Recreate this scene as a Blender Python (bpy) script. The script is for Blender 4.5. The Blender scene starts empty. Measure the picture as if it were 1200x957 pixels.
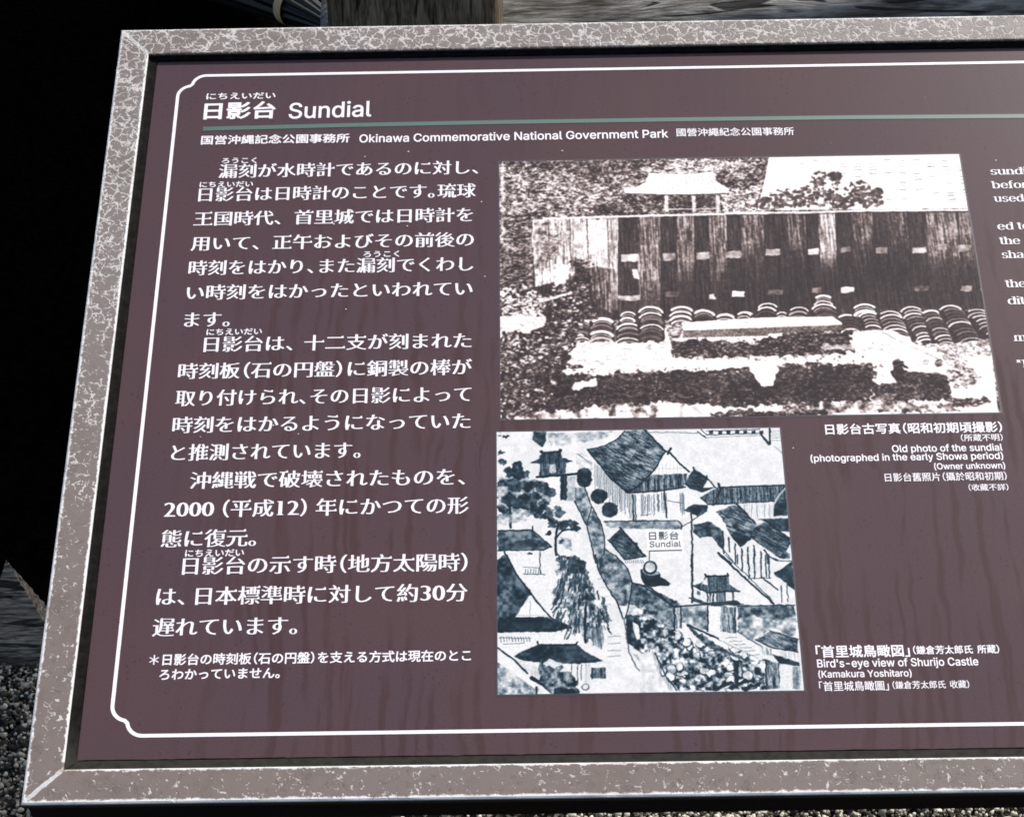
import bpy, bmesh, math, random
import numpy as np
from mathutils import Vector, Matrix
from mathutils.geometry import delaunay_2d_cdt

rng = np.random.default_rng(7)
random.seed(7)
sc = bpy.context.scene
C = sc.collection

# ------------------------------------------------------------------ camera
TILT = math.radians(20)                     # slope of the sign's face
SIGN_Z = 0.85                               # height of its upper edge
PANEL = Matrix.Translation((0, 0, SIGN_Z)) @ Matrix.Rotation(TILT, 4, 'X')   # sign frame: x right, y up the slope, z out of the face
cam_d = bpy.data.cameras.new('camera')
cam_d.sensor_width = 36.0
cam_d.lens = 36.0 * 2389.6 / 1200.0
cam_d.clip_start = 0.05
cam_d.clip_end = 200
cam = bpy.data.objects.new('camera', cam_d)
C.objects.link(cam)
rel = Matrix(((0.99984395, 0.01504481, 0.00925911, 0.3256846),
              (-0.00763583, 0.8406926, -0.54145881, -1.14899048),
              (-0.01593021, 0.54130362, 0.84067629, 1.21782368),
              (0, 0, 0, 1)))
cam.matrix_world = PANEL @ rel
sc.camera = cam

# ------------------------------------------------------------------ sky, sun, exposure
SUN_EL, SUN_AZ = math.radians(50), math.radians(42)      # azimuth from +Y (behind the sign) towards +X
world = bpy.data.worlds.new('World')
sc.world = world
world.use_nodes = True
wn = world.node_tree
for n in list(wn.nodes):
    wn.nodes.remove(n)
wo = wn.nodes.new('ShaderNodeOutputWorld')
bg = wn.nodes.new('ShaderNodeBackground')
sky = wn.nodes.new('ShaderNodeTexSky')
sky.sky_type = 'NISHITA'
sky.sun_disc = False
sky.sun_elevation = SUN_EL
sky.sun_rotation = SUN_AZ
sky.dust_density = 3.0
sky.ozone_density = .6
bg.inputs['Strength'].default_value = 0.14
wn.links.new(sky.outputs[0], bg.inputs[0])
wn.links.new(bg.outputs[0], wo.inputs[0])
sun_d = bpy.data.lights.new('sun', 'SUN')
sun_d.energy = 4.8
sun_d.angle = math.radians(0.5)
sun_d.color = (1.0, 0.965, 0.92)
sun = bpy.data.objects.new('sun', sun_d)
C.objects.link(sun)
sdir = Vector((math.sin(SUN_AZ) * math.cos(SUN_EL), math.cos(SUN_AZ) * math.cos(SUN_EL), math.sin(SUN_EL)))
sun.rotation_euler = sdir.to_track_quat('Z', 'Y').to_euler()
sc.view_settings.view_transform = 'Standard'
sc.view_settings.look = 'None'
sc.view_settings.gamma = 1.0
sc.view_settings.exposure = 0.08
sc.view_settings.use_curve_mapping = False
sc.cycles.filter_width = 1.75

# ------------------------------------------------------------------ helpers
def srgb(r, g, b, k=1.0):
    f = lambda c: ((c / 255) / 12.92 if c / 255 <= 0.04045 else ((c / 255 + 0.055) / 1.055) ** 2.4) * k
    return (f(r), f(g), f(b), 1.0)

class NT:
    """small node-tree writer"""
    def __init__(self, name, rough=0.6, spec=0.5):
        self.m = bpy.data.materials.new(name)
        self.m.use_nodes = True
        self.t = self.m.node_tree
        self.b = self.t.nodes['Principled BSDF']
        self.b.inputs['Roughness'].default_value = rough
        self.b.inputs['Specular IOR Level'].default_value = spec
        self.tc = self.t.nodes.new('ShaderNodeTexCoord')
    def n(self, kind, **kw):
        nd = self.t.nodes.new('ShaderNode' + kind)
        for k, v in kw.items():
            setattr(nd, k, v)
        return nd
    def put(self, sock, v):
        if isinstance(v, bpy.types.NodeSocket):
            self.t.links.new(v, sock)
        elif v is not None:
            sock.default_value = v
    def coord(self, which='Object', scale=(1, 1, 1), loc=(0, 0, 0), rot=(0, 0, 0)):
        mp = self.n('Mapping')
        mp.inputs['Scale'].default_value = scale
        mp.inputs['Location'].default_value = loc
        mp.inputs['Rotation'].default_value = rot
        self.t.links.new(self.tc.outputs[which], mp.inputs[0])
        return mp.outputs[0]
    def noise(self, vec, scale, detail=3, rough=0.55, dist=0.0):
        nd = self.n('TexNoise')
        self.put(nd.inputs['Vector'], vec)
        nd.inputs['Scale'].default_value = scale
        nd.inputs['Detail'].default_value = detail
        nd.inputs['Roughness'].default_value = rough
        nd.inputs['Distortion'].default_value = dist
        return nd.outputs['Fac']
    def vor(self, vec, scale, feature='F1', out='Distance', rnd=1.0):
        nd = self.n('TexVoronoi', feature=feature)
        self.put(nd.inputs['Vector'], vec)
        nd.inputs['Scale'].default_value = scale
        nd.inputs['Randomness'].default_value = rnd
        return nd.outputs[out]
    def math(self, op, a, b=None, c=None, clamp=False):
        nd = self.n('Math', operation=op, use_clamp=clamp)
        for i, v in enumerate((a, b, c)):
            if v is not None:
                self.put(nd.inputs[i], v)
        return nd.outputs[0]
    def ramp(self, v, lo, hi, a=0.0, b=1.0, smooth=True):
        nd = self.n('MapRange', interpolation_type='SMOOTHSTEP' if smooth else 'LINEAR')
        for i, x in enumerate((v, lo, hi, a, b)):
            self.put(nd.inputs[i], x)
        return nd.outputs[0]
    def mix(self, f, a, b):
        nd = self.n('Mix', data_type='RGBA')
        self.put(nd.inputs[0], f)
        self.put(nd.inputs[6], a)
        self.put(nd.inputs[7], b)
        return nd.outputs[2]
    def sep(self, vec):
        nd = self.n('SeparateXYZ')
        self.put(nd.inputs[0], vec)
        return nd.outputs
    def comb(self, x, y, z=0.0):
        nd = self.n('CombineXYZ')
        for i, v in enumerate((x, y, z)):
            self.put(nd.inputs[i], v)
        return nd.outputs[0]
    def vadd(self, a, b):
        nd = self.n('VectorMath', operation='ADD')
        self.put(nd.inputs[0], a)
        self.put(nd.inputs[1], b)
        return nd.outputs[0]
    def vscale(self, a, s):
        nd = self.n('VectorMath', operation='SCALE')
        self.put(nd.inputs[0], a)
        self.put(nd.inputs[3], s)
        return nd.outputs[0]
    def color(self, c):
        self.put(self.b.inputs['Base Color'], c)
    def rough(self, v):
        self.put(self.b.inputs['Roughness'], v)
    def bump(self, h, strength=0.5, dist=0.001):
        nd = self.n('Bump')
        nd.inputs['Strength'].default_value = strength
        nd.inputs['Distance'].default_value = dist
        self.put(nd.inputs['Height'], h)
        self.t.links.new(nd.outputs[0], self.b.inputs['Normal'])

def link(name, me, mat=None, parent=None, mw=None):
    o = bpy.data.objects.new(name, me)
    C.objects.link(o)
    if mat and me is not None:
        me.materials.append(mat)
    if parent:
        o.parent = parent
    if mw is not None:
        o.matrix_world = mw
    return o

def empty(name, label, cat, mw, group=None):
    o = bpy.data.objects.new(name, None)
    C.objects.link(o)
    o.matrix_world = mw
    o.empty_display_size = 0.05
    o['label'] = label
    o['category'] = cat
    if group:
        o['group'] = group
    return o

def tag(o, label, cat, group=None):
    o['label'] = label
    o['category'] = cat
    if group:
        o['group'] = group
    return o

def mesh(name, verts, faces, smooth=False):
    me = bpy.data.meshes.new(name)
    me.from_pydata([tuple(v) for v in verts], [], faces)
    me.update()
    if smooth:
        for p in me.polygons:
            p.use_smooth = True
    return me

def box_mesh(name, x0, x1, y0, y1, z0, z1, bevel=0.0, seg=2):
    bm = bmesh.new()
    bmesh.ops.create_cube(bm, size=1)
    for v in bm.verts:
        v.co = Vector(((x0 + x1) / 2 + v.co.x * (x1 - x0), (y0 + y1) / 2 + v.co.y * (y1 - y0), (z0 + z1) / 2 + v.co.z * (z1 - z0)))
    if bevel:
        bmesh.ops.bevel(bm, geom=bm.edges[:], offset=bevel, segments=seg, affect='EDGES', profile=0.6)
    me = bpy.data.meshes.new(name)
    bm.to_mesh(me)
    bm.free()
    return me

# ------------------------------------------------------------------ dimensions of the sign (metres, in the sign's own frame)
SW = 1.28                                   # full width; the photograph shows the left part
SH = 0.66
FW = 0.0244                                 # left bar; the other bars below
TOPW, BOTW = 0.0268, 0.0237
FZ = 0.006                                  # the frame stands this far above the printed panel
PL, PT, PB = 0.0311, -0.0303, -0.6278       # printed panel
BL, BT, BB = 0.0502, -0.0455, -0.6116       # white border line
PHOTO = (0.3042, 0.6577, -0.3742, -0.1388)  # u0, u1, v0, v1
DRAW = (0.3013, 0.5006, -0.5861, -0.3844)
# ------------------------------------------------------------------ the two printed pictures, painted in code
ART = np.array([[7.02646373e-04, 9.07725679e-05, -1.04559770e-01],
                [-1.58608322e-05, -9.45675730e-04, 4.11322114e-02],
                [9.15366621e-06, 3.11038781e-04, 1.0]])       # sketch units -> metres on the panel

def vnoise(h, w, ch, cw, seed):
    r = np.random.default_rng(seed)
    gh, gw = int(h / ch) + 3, int(w / cw) + 3
    g = r.random((gh, gw))
    y = np.arange(h) / ch
    x = np.arange(w) / cw
    yi, xi = y.astype(int), x.astype(int)
    fy, fx = y - yi, x - xi
    fy, fx = (fy * fy * (3 - 2 * fy))[:, None], (fx * fx * (3 - 2 * fx))[None, :]
    a = g[yi][:, xi]; b = g[yi][:, xi + 1]; c = g[yi + 1][:, xi]; d = g[yi + 1][:, xi + 1]
    return (a * (1 - fx) + b * fx) * (1 - fy) + (c * (1 - fx) + d * fx) * fy

def norm(a):
    a = (a - a.mean()) / (a.std() * 1.9)
    return np.clip(a * 0.5 + 0.5, 0, 1)

def blur(a, n=1):
    for _ in range(n):
        p = np.pad(a, 1, mode='edge')
        a = (p[:-2, 1:-1] + p[2:, 1:-1] + 2 * p[1:-1, 1:-1]) / 4
        p = np.pad(a, 1, mode='edge')
        a = (p[1:-1, :-2] + p[1:-1, 2:] + 2 * p[1:-1, 1:-1]) / 4
    return a

class Canvas:
    def __init__(self, rect, w, base, seed):
        self.u0, self.u1, self.v0, self.v1 = rect
        self.w = w
        self.h = int(w * (self.v1 - self.v0) / (self.u1 - self.u0))
        h = self.h
        self.t = np.full((h, w), float(base))
        self.Y, self.X = np.mgrid[0:h, 0:w].astype(float)
        self.jx = (vnoise(h, w, 5, 5, seed + 1) - .5) + (vnoise(h, w, 12, 12, seed + 2) - .5) * 2
        self.jy = (vnoise(h, w, 5, 5, seed + 3) - .5) + (vnoise(h, w, 12, 12, seed + 4) - .5) * 2
        N = lambda a, b, k: vnoise(h, w, a, b, seed + k)
        self.N = {
            'fol': norm(N(2.2, 3, 10) * 1.1 + N(4, 6, 11) * 1.1 + N(9, 12, 12) * .6 + N(40, 50, 13) * .45),
            'fine': norm(N(2, 2, 14) + N(4, 4, 15) * .7),
            'soft': norm(N(10, 10, 16) + N(30, 30, 17) + N(4, 4, 21) * .3),
            'vert': norm(N(40, 2.5, 18) + N(8, 4, 19) * .5 + N(3, 3, 22) * .35),
            'hor': norm(N(2.5, 14, 20) + N(3, 3, 23) * .5),
            'rock': norm(N(9, 9, 24) + N(18, 16, 25) + N(4, 4, 26) * .5),
        }
        # diagonal streaks
        d = (self.X * 0.86 + self.Y * 0.5)
        e = (-self.X * 0.5 + self.Y * 0.86)
        g = np.random.default_rng(seed + 30).random((400, 400))
        di, ei = (e / 2.6).astype(int) % 399, (d / 16).astype(int) % 399
        fr = (e / 2.6) % 1
        self.N['diag'] = norm(blur(g[di, ei] * (1 - fr) + g[(di + 1) % 400, ei] * fr, 1) + N(4, 4, 27) * .4 + N(20, 20, 28) * .6)
    def px(self, pts):
        p = np.array([(x, y, 1.0) for x, y in pts]) @ ART.T
        u, v = p[:, 0] / p[:, 2], p[:, 1] / p[:, 2]
        return np.column_stack([(u - self.u0) / (self.u1 - self.u0) * self.w, (self.v1 - v) / (self.v1 - self.v0) * self.h])
    def mask(self, P, rough):
        pad = 3 + int(rough * 3)
        x0, y0 = np.floor(P.min(0)).astype(int) - pad
        x1, y1 = np.ceil(P.max(0)).astype(int) + pad
        x0, y0, x1, y1 = max(x0, 0), max(y0, 0), min(x1, self.w), min(y1, self.h)
        if x1 <= x0 or y1 <= y0:
            return None, None
        sl = (slice(y0, y1), slice(x0, x1))
        X = self.X[sl] + self.jx[sl] * rough
        Y = self.Y[sl] + self.jy[sl] * rough
        m = np.zeros(X.shape, bool)
        n = len(P)
        for i in range(n):
            (ax, ay), (bx, by) = P[i], P[(i + 1) % n]
            if ay == by:
                continue
            m ^= ((ay > Y) != (by > Y)) & (X < (bx - ax) * (Y - ay) / (by - ay) + ax)
        return sl, blur(m.astype(float), 1)
    def tone(self, sl, base, amp, kind):
        return base + (amp * (self.N[kind][sl] - .5) * 2 if amp else 0)
    def poly(self, pts, base, amp=0.0, kind='fine', rough=1.0, alpha=1.0):
        sl, m = self.mask(self.px(pts), rough)
        if sl is not None:
            m = m * alpha
            self.t[sl] = self.t[sl] * (1 - m) + self.tone(sl, base, amp, kind) * m
    def line(self, pts, wd, base, amp=0.0, kind='fine', rough=0.6, alpha=1.0):
        """wd in sketch units"""
        P = self.px(pts)
        k = self.w / 350.0 if self.u1 - self.u0 < .25 else self.w / 560.0
        hw = wd * k / 2
        x0, y0 = np.floor(P.min(0) - hw - 4).astype(int)
        x1, y1 = np.ceil(P.max(0) + hw + 4).astype(int)
        x0, y0, x1, y1 = max(x0, 0), max(y0, 0), min(x1, self.w), min(y1, self.h)
        if x1 <= x0 or y1 <= y0:
            return
        sl = (slice(y0, y1), slice(x0, x1))
        X = self.X[sl] + self.jx[sl] * rough
        Y = self.Y[sl] + self.jy[sl] * rough
        D = np.full(X.shape, 1e9)
        for (ax, ay), (bx, by) in zip(P[:-1], P[1:]):
            dx, dy = bx - ax, by - ay
            q = np.clip(((X - ax) * dx + (Y - ay) * dy) / (dx * dx + dy * dy + 1e-9), 0, 1)
            D = np.minimum(D, np.hypot(X - ax - q * dx, Y - ay - q * dy))
        m = np.clip(hw - D + .5, 0, 1) * alpha
        self.t[sl] = self.t[sl] * (1 - m) + self.tone(sl, base, amp, kind) * m
    def disc(self, c, rx, ry, base, amp=0.0, kind='fine', rough=1.0, a0=0, a1=360, alpha=1.0):
        n = 26
        self.poly([(c[0] + rx * math.cos(math.radians(a0 + (a1 - a0) * i / n)), c[1] - ry * math.sin(math.radians(a0 + (a1 - a0) * i / n))) for i in range(n + 1)], base, amp, kind, rough, alpha)
    def arc(self, c, rx, ry, a0, a1, wd, base):
        n = 12
        self.line([(c[0] + rx * math.cos(math.radians(a0 + (a1 - a0) * i / n)), c[1] - ry * math.sin(math.radians(a0 + (a1 - a0) * i / n))) for i in range(n + 1)], wd, base)
    def image(self, name, stops):
        t = np.clip(self.t, 0, 1)
        xs = [s[0] for s in stops]
        rgb = np.stack([np.interp(t, xs, [s[1][k] / 255 for s in stops]) for k in range(3)] + [np.ones_like(t)], -1)
        im = bpy.data.images.new(name, self.w, self.h)
        im.pixels.foreach_set(rgb[::-1].astype(np.float32).ravel())
        im.update()
        im.pack()
        return im

def reg(x0, y0, s):
    return lambda *p: [(x0 + x / s, y0 + y / s) for x, y in p]

def paint_photo():
    c = Canvas(PHOTO, 1150, 0.42, 100)
    a, b, d, e, f, g = reg(570, 170, 3.636), reg(850, 170, 3.4286), reg(570, 400, 3.636), reg(770, 330, 5.63), reg(970, 330, 5.4545), reg(570, 400, 6)
    c.t[:] = .42 + .42 * (c.N['fol'] - .5) * 2
    c.poly(a((60, 120), (330, 110), (560, 190), (420, 290), (60, 300)), .55, .45, 'fol', 6, .8)
    c.poly(a((120, 60), (420, 60), (640, 90), (660, 130), (300, 120)), .33, .35, 'fol', 6, .7)
    c.poly(a((660, 60), (1180, 60), (1180, 110), (980, 110), (680, 125)), .62, .5, 'fol', 6, .8)
    c.poly(a((1000, 90), (1190, 80), (1190, 190), (1050, 200)), .42, .45, 'fol', 6, .8)
    c.poly(a((960, 200), (1200, 170), (1200, 285), (960, 290)), .72, .5, 'fol', 5, .9)
    c.poly(a((60, 450), (190, 430), (190, 600), (60, 640)), .22, .35, 'fol', 6, .8)
    c.poly(a((60, 60), (75, 60), (75, 420), (60, 420)), .85, .2, 'fol', 4, .7)
    for k in range(520):
        x, y = 60 + rng.random() * 1130, 55 + rng.random() * 240
        if rng.random() < .3:
            x, y = 60 + rng.random() * 130, 250 + rng.random() * 350
        L_ = 10 + rng.random() * 34
        s_ = rng.uniform(-.5, .35)
        c.line(a((x, y), (x + L_ * .5, y + L_ * s_ * .5 - 2), (x + L_, y + L_ * s_ + 3)), .5 + .8 * rng.random(), rng.choice([.12, .2, .75, .85, .95]), rough=2.2, alpha=.55)
    # pavilion
    c.poly(a((700, 205), (1000, 205), (1000, 285), (700, 285)), .30, .4, 'fol', 2)
    for x in (765, 882, 985):
        c.poly(a((x - 8, 215), (x + 8, 215), (x + 10, 285), (x - 6, 285)), .82, .1)
    c.line(a((750, 275), (990, 272)), 1.6, .85)
    c.poly(a((690, 122), (830, 128), (965, 118), (985, 160), (1035, 188), (1025, 206), (800, 212), (590, 206), (584, 184), (640, 178), (680, 158)), .97, .05, 'fine', 1)
    for i in range(17):
        x = 700 + i * 16.5
        c.line(a((x, 132), (x - (830 - x) * .28, 200)), .8, .62, .2)
    c.line(a((590, 208), (800, 214), (1025, 208)), 1.4, .25, .2)
    c.line(a((690, 122), (830, 128), (965, 118)), 1.6, .95)
    # large white roof
    c.poly(b((180, 30), (965, 30), (985, 255), (130, 262)), .985, .02, 'fine', 1)
    for i in range(13):
        x0 = 240 + i * 58
        for j in range(15):
            y = 60 + j * 13 + rng.random() * 4
            if y > 250 or rng.random() < .25:
                continue
            xx = x0 - 10 + (x0 - 560) * (y - 60) * .0006
            v = .85 - .5 * rng.random() * (.4 + i / 14)
            c.line(b((xx, y), (xx + 22 + 6 * rng.random(), y)), 1.1, v, 0, rough=1.6)
    for cx, cy, rx, ry in ((240, 215, 75, 42), (180, 235, 60, 25), (320, 210, 50, 45), (395, 160, 62, 55), (400, 225, 80, 32), (470, 230, 50, 25), (530, 190, 55, 45), (585, 225, 50, 30), (440, 125, 25, 18), (610, 190, 20, 14)):
        for k in range(75):
            an, rr = rng.random() * 6.28, math.sqrt(rng.random())
            x, y = cx + rx * rr * math.cos(an), cy + ry * rr * math.sin(an)
            c.disc(b((x, y))[0], 1.0 + 1.9 * rng.random(), .8 + 1.3 * rng.random(), .15 + .35 * rng.random(), 0, rough=1.5, alpha=.9)
    # wall of planks
    c.poly(a((190, 318), (560, 308), (1200, 290), (1200, 745), (380, 745), (200, 640)), .2, .16, 'vert', 1)
    c.poly(b((0, 275), (985, 264), (1032, 640), (1040, 660), (0, 700)), .2, .16, 'vert', 1)
    c.poly(a((190, 318), (530, 310), (535, 520), (400, 560), (205, 605)), .74, .34, 'vert', 2)
    c.poly(a((200, 330), (260, 330), (250, 420), (205, 600)), .6, .4, 'rock', 3, .8)
    c.poly(a((430, 318), (515, 318), (520, 440), (430, 470)), .93, .15, 'rock', 3, .9)
    c.poly(a((365, 330), (425, 330), (425, 460), (380, 450)), .85, .25, 'rock', 4, .9)
    c.poly(a((280, 510), (350, 510), (350, 590), (290, 605)), .9, .2, 'rock', 4, .9)
    c.poly(a((230, 380), (330, 390), (300, 480), (230, 500)), .45, .4, 'fol', 6, .7)
    c.poly(a((430, 520), (530, 520), (535, 720), (480, 700)), .4, .3, 'vert', 4)
    for x in (262, 355, 428, 515, 530):
        c.line(a((x, 318), (x + 6, 520)), 1.2, .35, .2)
    planks = [(a, 530, 562, .6), (a, 645, 742, .43), (a, 812, 885, .44), (a, 948, 1024, .43), (a, 1085, 1182, .40),
              (b, 66, 155, .38), (b, 240, 322, .34), (b, 372, 440, .66), (b, 506, 590, .33), (b, 652, 728, .30), (b, 802, 926, .42), (b, 932, 986, .36)]
    for rg, x0, x1, tn in planks:
        yt = 300 if rg is a else 270
        yb = 700 if rg is a else 640
        dr = (x0 - 560) * .016 if rg is a else (x0) * .045
        for k in range(10):
            q0, q1 = k / 10, (k + 1) / 10
            y0, y1 = yt + (yb - yt) * q0, yt + (yb - yt) * q1 + 2
            fade = 1.0 if q0 < .38 else max(.28, 1 - (q0 - .38) * 2.2)
            if rg is a and x0 < 800:
                fade = 1.0 if q0 < .6 else max(.5, 1 - (q0 - .6) * 1.5)
            c.poly(rg((x0 + dr * q0, y0), (x1 + dr * q0, y0), (x1 + dr * q1, y1), (x0 + dr * q1, y1)), .14 + (tn - .1) * fade, .26 * fade, 'vert', .4)
        c.line(rg((x1 + 1, yt), (x1 + 1 + dr, yb)), 1.0, .1, .05)
    for q_ in range(9):
        c.poly(b((0, 400 + q_ * 17), (360, 405 + q_ * 17), (372, 440 + q_ * 17), (448, 440 + q_ * 17), (460, 385 + q_ * 17), (800, 395 + q_ * 17), (830, 450 + q_ * 17), (1010, 450 + q_ * 17), (1036, 650), (0, 690)), .12, .12, 'vert', 12, .2)
    for rg, x0, x1, y, v in ((a, 572, 648, 483, .82), (a, 750, 804, 478, .62), (a, 894, 950, 474, .72), (a, 1034, 1085, 468, .72), (b, 0, 64, 440, .55), (b, 162, 222, 433, .68), (b, 332, 375, 430, .85),
                             (b, 462, 503, 421, .5), (b, 604, 650, 425, .62), (b, 748, 806, 424, .72), (b, 850, 890, 411, .6), (b, 934, 985, 415, .66)):
        h = 16 if rg is a else 12
        c.poly(rg((x0, y - h), (x1, y - h - 3), (x1, y + h - 3), (x0, y + h)), v, .12, 'rock', 1.8)
    for rg, x0, x1, y, v in ((a, 562, 652, 652, .7), (a, 760, 818, 636, .45), (a, 948, 972, 645, .8), (a, 1044, 1100, 634, .95), (b, 25, 76, 599, .9), (b, 172, 232, 592, .4), (b, 346, 386, 583, .5), (b, 463, 516, 582, .85), (b, 762, 815, 576, .4), (b, 946, 990, 577, .6)):
        c.poly(rg((x0, y - 11), (x1, y - 12), (x1, y + 10), (x0, y + 11)), v, .12, 'rock', 2.2)
    c.poly(a((622, 530), (645, 530), (646, 572), (624, 570)), .9, .1, 'fine', 2)
    c.line(a((190, 322), (250, 322)), 1.2, .8)
    c.line(a((245, 314), (700, 301), (1200, 291)), 3.0, .93, .06)
    c.line(b((0, 273), (130, 272), (300, 272), (560, 264), (980, 261)), 3.0, .9, .08)
    c.line(b((0, 281), (300, 279), (560, 271), (980, 269)), 1.0, .2, .1)
    c.line(b((990, 264), (1040, 640)), 3.0, .5, .2)
    # bright ground and terrace
    c.poly(a((60, 760), (380, 800), (560, 835), (1200, 820), (1200, 945), (60, 945)) , .95, .05, 'hor', 2)
    c.poly(d((0, -60), (1260, -60), (1260, 330), (0, 330)), .95, .06, 'hor', 1)
    c.poly(f((-40, 330), (410, 320), (600, 400), (1040, 400), (1090, 850), (-40, 850)), .95, .1, 'hor', 1)
    c.poly(a((60, 725), (250, 735), (250, 780), (60, 790)), .88, .2, 'fol', 4)
    # stacked roof tiles
    stacks = [(a, 408, 748, 34, 4, 24), (a, 490, 740, 50, 4, 27), (a, 600, 712, 34, 3, 24), (a, 606, 762, 54, 4, 20), (a, 700, 690, 52, 6, 25), (a, 832, 690, 50, 4, 20), (a, 925, 705, 46, 2, 22), (a, 1018, 720, 46, 2, 14),
              (a, 1105, 712, 36, 2, 16), (b, 0, 684, 44, 2, 13), (b, 75, 672, 30, 2, 15), (b, 168, 636, 36, 3, 16), (b, 226, 672, 24, 2, 14), (b, 292, 652, 42, 3, 17), (b, 395, 605, 36, 2, 22), (b, 398, 640, 56, 3, 20),
              (b, 490, 682, 42, 5, 14), (b, 560, 640, 50, 2, 26), (b, 576, 672, 36, 7, 13), (b, 660, 668, 48, 8, 14), (b, 748, 650, 42, 11, 13), (b, 826, 665, 36, 10, 14), (b, 905, 645, 48, 12, 13), (b, 1008, 660, 42, 11, 13)]
    for rg, cx, top, r, n, dy in stacks:
        sh = 0 if rg is a else (cx - 300) * .0016
        c.poly(rg((cx - r - 5, top + 14), (cx, top - 2), (cx + r + 5, top + 14), (cx + r + 8 + n * 6 * sh, top + n * dy + 10), (cx - r - 2 + n * 6 * sh, top + n * dy + 10)), .13, .1, 'fine', 2)
        for k in range(n):
            x = cx + k * 9 * sh + rng.uniform(-3, 3)
            y = top + k * dy
            v = .98 if k == 0 else rng.choice([.35, .5, .7, .9, .95])
            r = max(8, r + rng.uniform(-3, 3))
            s_ = 3.636 if rg is a else 3.4286
            cc = rg((x, y + r * .62))[0]
            c.arc(cc, r / s_, r * .62 / s_, 14 + rng.uniform(0, 30), 166 - rng.uniform(0, 30), max(1.0, dy / s_ * rng.uniform(.28, .6)), v)
            if dy > 18:
                c.arc((cc[0], cc[1] + 1.9), r * .86 / s_, r * .5 / s_, 25, 155, 1.0, v - .1)
    # slab of the dial and the hedges in front
    c.poly(a((760, 770), (830, 760), (830, 820), (780, 830)), .45, .4, 'fol', 4)
    c.poly(a((836, 790), (1200, 770), (1200, 812), (836, 822)), .45, .12, 'fine', 1)
    c.poly(b((0, 735), (468, 716), (470, 742), (0, 768)), .45, .12, 'fine', 1)
    c.poly(e((160, 270), (720, 236), (1156, 230), (1219, 272), (1219, 284), (1126, 288), (170, 322)), 1.0, .02, 'fine', .6)
    c.line(e((575, 270), (605, 271)), .8, .4)
    c.poly(e((80, 395), (300, 380), (540, 398), (640, 410), (700, 370), (1126, 345), (1250, 340), (1290, 420), (1270, 465), (1126, 478), (700, 496), (520, 490), (130, 505), (90, 480)), .2, .42, 'fol', 5)
    c.poly(f((0, 335), (130, 345), (165, 420), (150, 455), (0, 462)), .2, .35, 'fol', 8)
    c.poly(e((0, 590), (230, 590), (600, 560), (640, 640), (700, 690), (760, 690), (790, 560), (1126, 535), (1126, 560), (1126, 800), (1000, 800), (500, 830), (260, 810), (0, 780)), .17, .3, 'fol', 6)
    c.poly(e((0, 500), (90, 512), (520, 498), (1126, 486), (1290, 474), (1420, 478), (1440, 515), (1126, 530), (790, 542), (600, 552), (240, 580), (0, 582)), .95, .15, 'hor', 4)
    c.poly(g((540, 230), (690, 238), (840, 250), (920, 215), (1200, 205), (1200, 440), (860, 440), (640, 480), (420, 500), (380, 300)), .17, .28, 'fol', 8)
    c.poly(g((600, 300), (770, 262), (770, 300), (640, 350), (590, 330)), .95, .15, 'fol', 7)
    c.poly(f((0, 525), (270, 520), (300, 580), (280, 770), (-40, 770)), .17, .3, 'fol', 8)
    c.poly(f((420, 500), (480, 490), (500, 580), (760, 590), (800, 700), (780, 760), (300, 770), (290, 640), (420, 640)), .2, .34, 'fol', 8)
    c.poly(f((300, 600), (350, 585), (410, 600), (440, 650), (330, 655)), .92, .15, 'rock', 4)
    c.poly(f((500, 495), (740, 480), (755, 585), (520, 580)), .93, .1, 'rock', 3)
    c.disc(f((708, 520))[0], 5, 6, .35, .3, 'fol', 4)
    c.disc(f((630, 518))[0], 4, 4, .7, .2, 'fol', 4)
    c.poly(e((640, 590), (700, 580), (780, 620), (760, 690), (700, 695), (650, 650)), .95, .12, 'rock', 4)
    c.poly(f((160, 315), (420, 312), (560, 400), (700, 440), (740, 480), (480, 490), (170, 470)), .93, .12, 'hor', 2)
    c.poly(f((600, 395), (920, 400), (980, 440), (760, 500), (720, 450)), .62, .4, 'fol', 8, .8)
    c.poly(f((760, 500), (860, 490), (980, 620), (860, 690), (780, 640)), .6, .5, 'fol', 9, .9)
    c.poly(f((790, 740), (960, 745), (1050, 760), (1000, 790), (760, 800)), .45, .5, 'fol', 8, .9)
    c.poly(f((990, 730), (1050, 765), (990, 772)), .3, .2, 'fol', 2)
    c.poly(f((-40, 765), (360, 760), (800, 790), (830, 830), (-40, 845)), .6, .5, 'rock', 6)
    c.poly(g((380, 500), (700, 480), (860, 440), (1200, 440), (1200, 560), (80, 560), (80, 500)), .75, .5, 'rock', 7)
    c.poly(e((0, 780), (250, 820), (330, 890), (0, 900)), .95, .2, 'rock', 4)
    c.poly(e((270, 830), (330, 812), (420, 850), (530, 850), (500, 880), (330, 880)), .97, .05, 'fine', 2)
    c.poly(e((340, 880), (480, 855), (620, 840), (900, 870), (1126, 850), (1126, 890), (350, 892)), .22, .35, 'fol', 6)
    c.line(b((470, 742), (620, 745), (700, 790), (860, 860)), 1.2, .55, .2, rough=2)
    c.poly(b((700, 765), (800, 800), (1060, 780), (1062, 850), (900, 850), (860, 840)), .78, .4, 'fol', 8, .8)
    c.poly(f((-40, 395), (420, 400), (600, 410), (600, 425), (420, 450), (-40, 430)), .9, .2, 'hor', 4, .7)
    # shrubs down the left side
    c.poly(a((60, 640), (150, 600), (250, 640), (370, 560), (360, 480), (450, 500), (440, 640), (480, 740), (390, 760), (370, 850), (400, 945), (60, 945)), .22, .42, 'fol', 9)
    c.poly(a((60, 615), (160, 600), (240, 640), (250, 735), (60, 730)), .5, .62, 'fol', 7)
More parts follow.
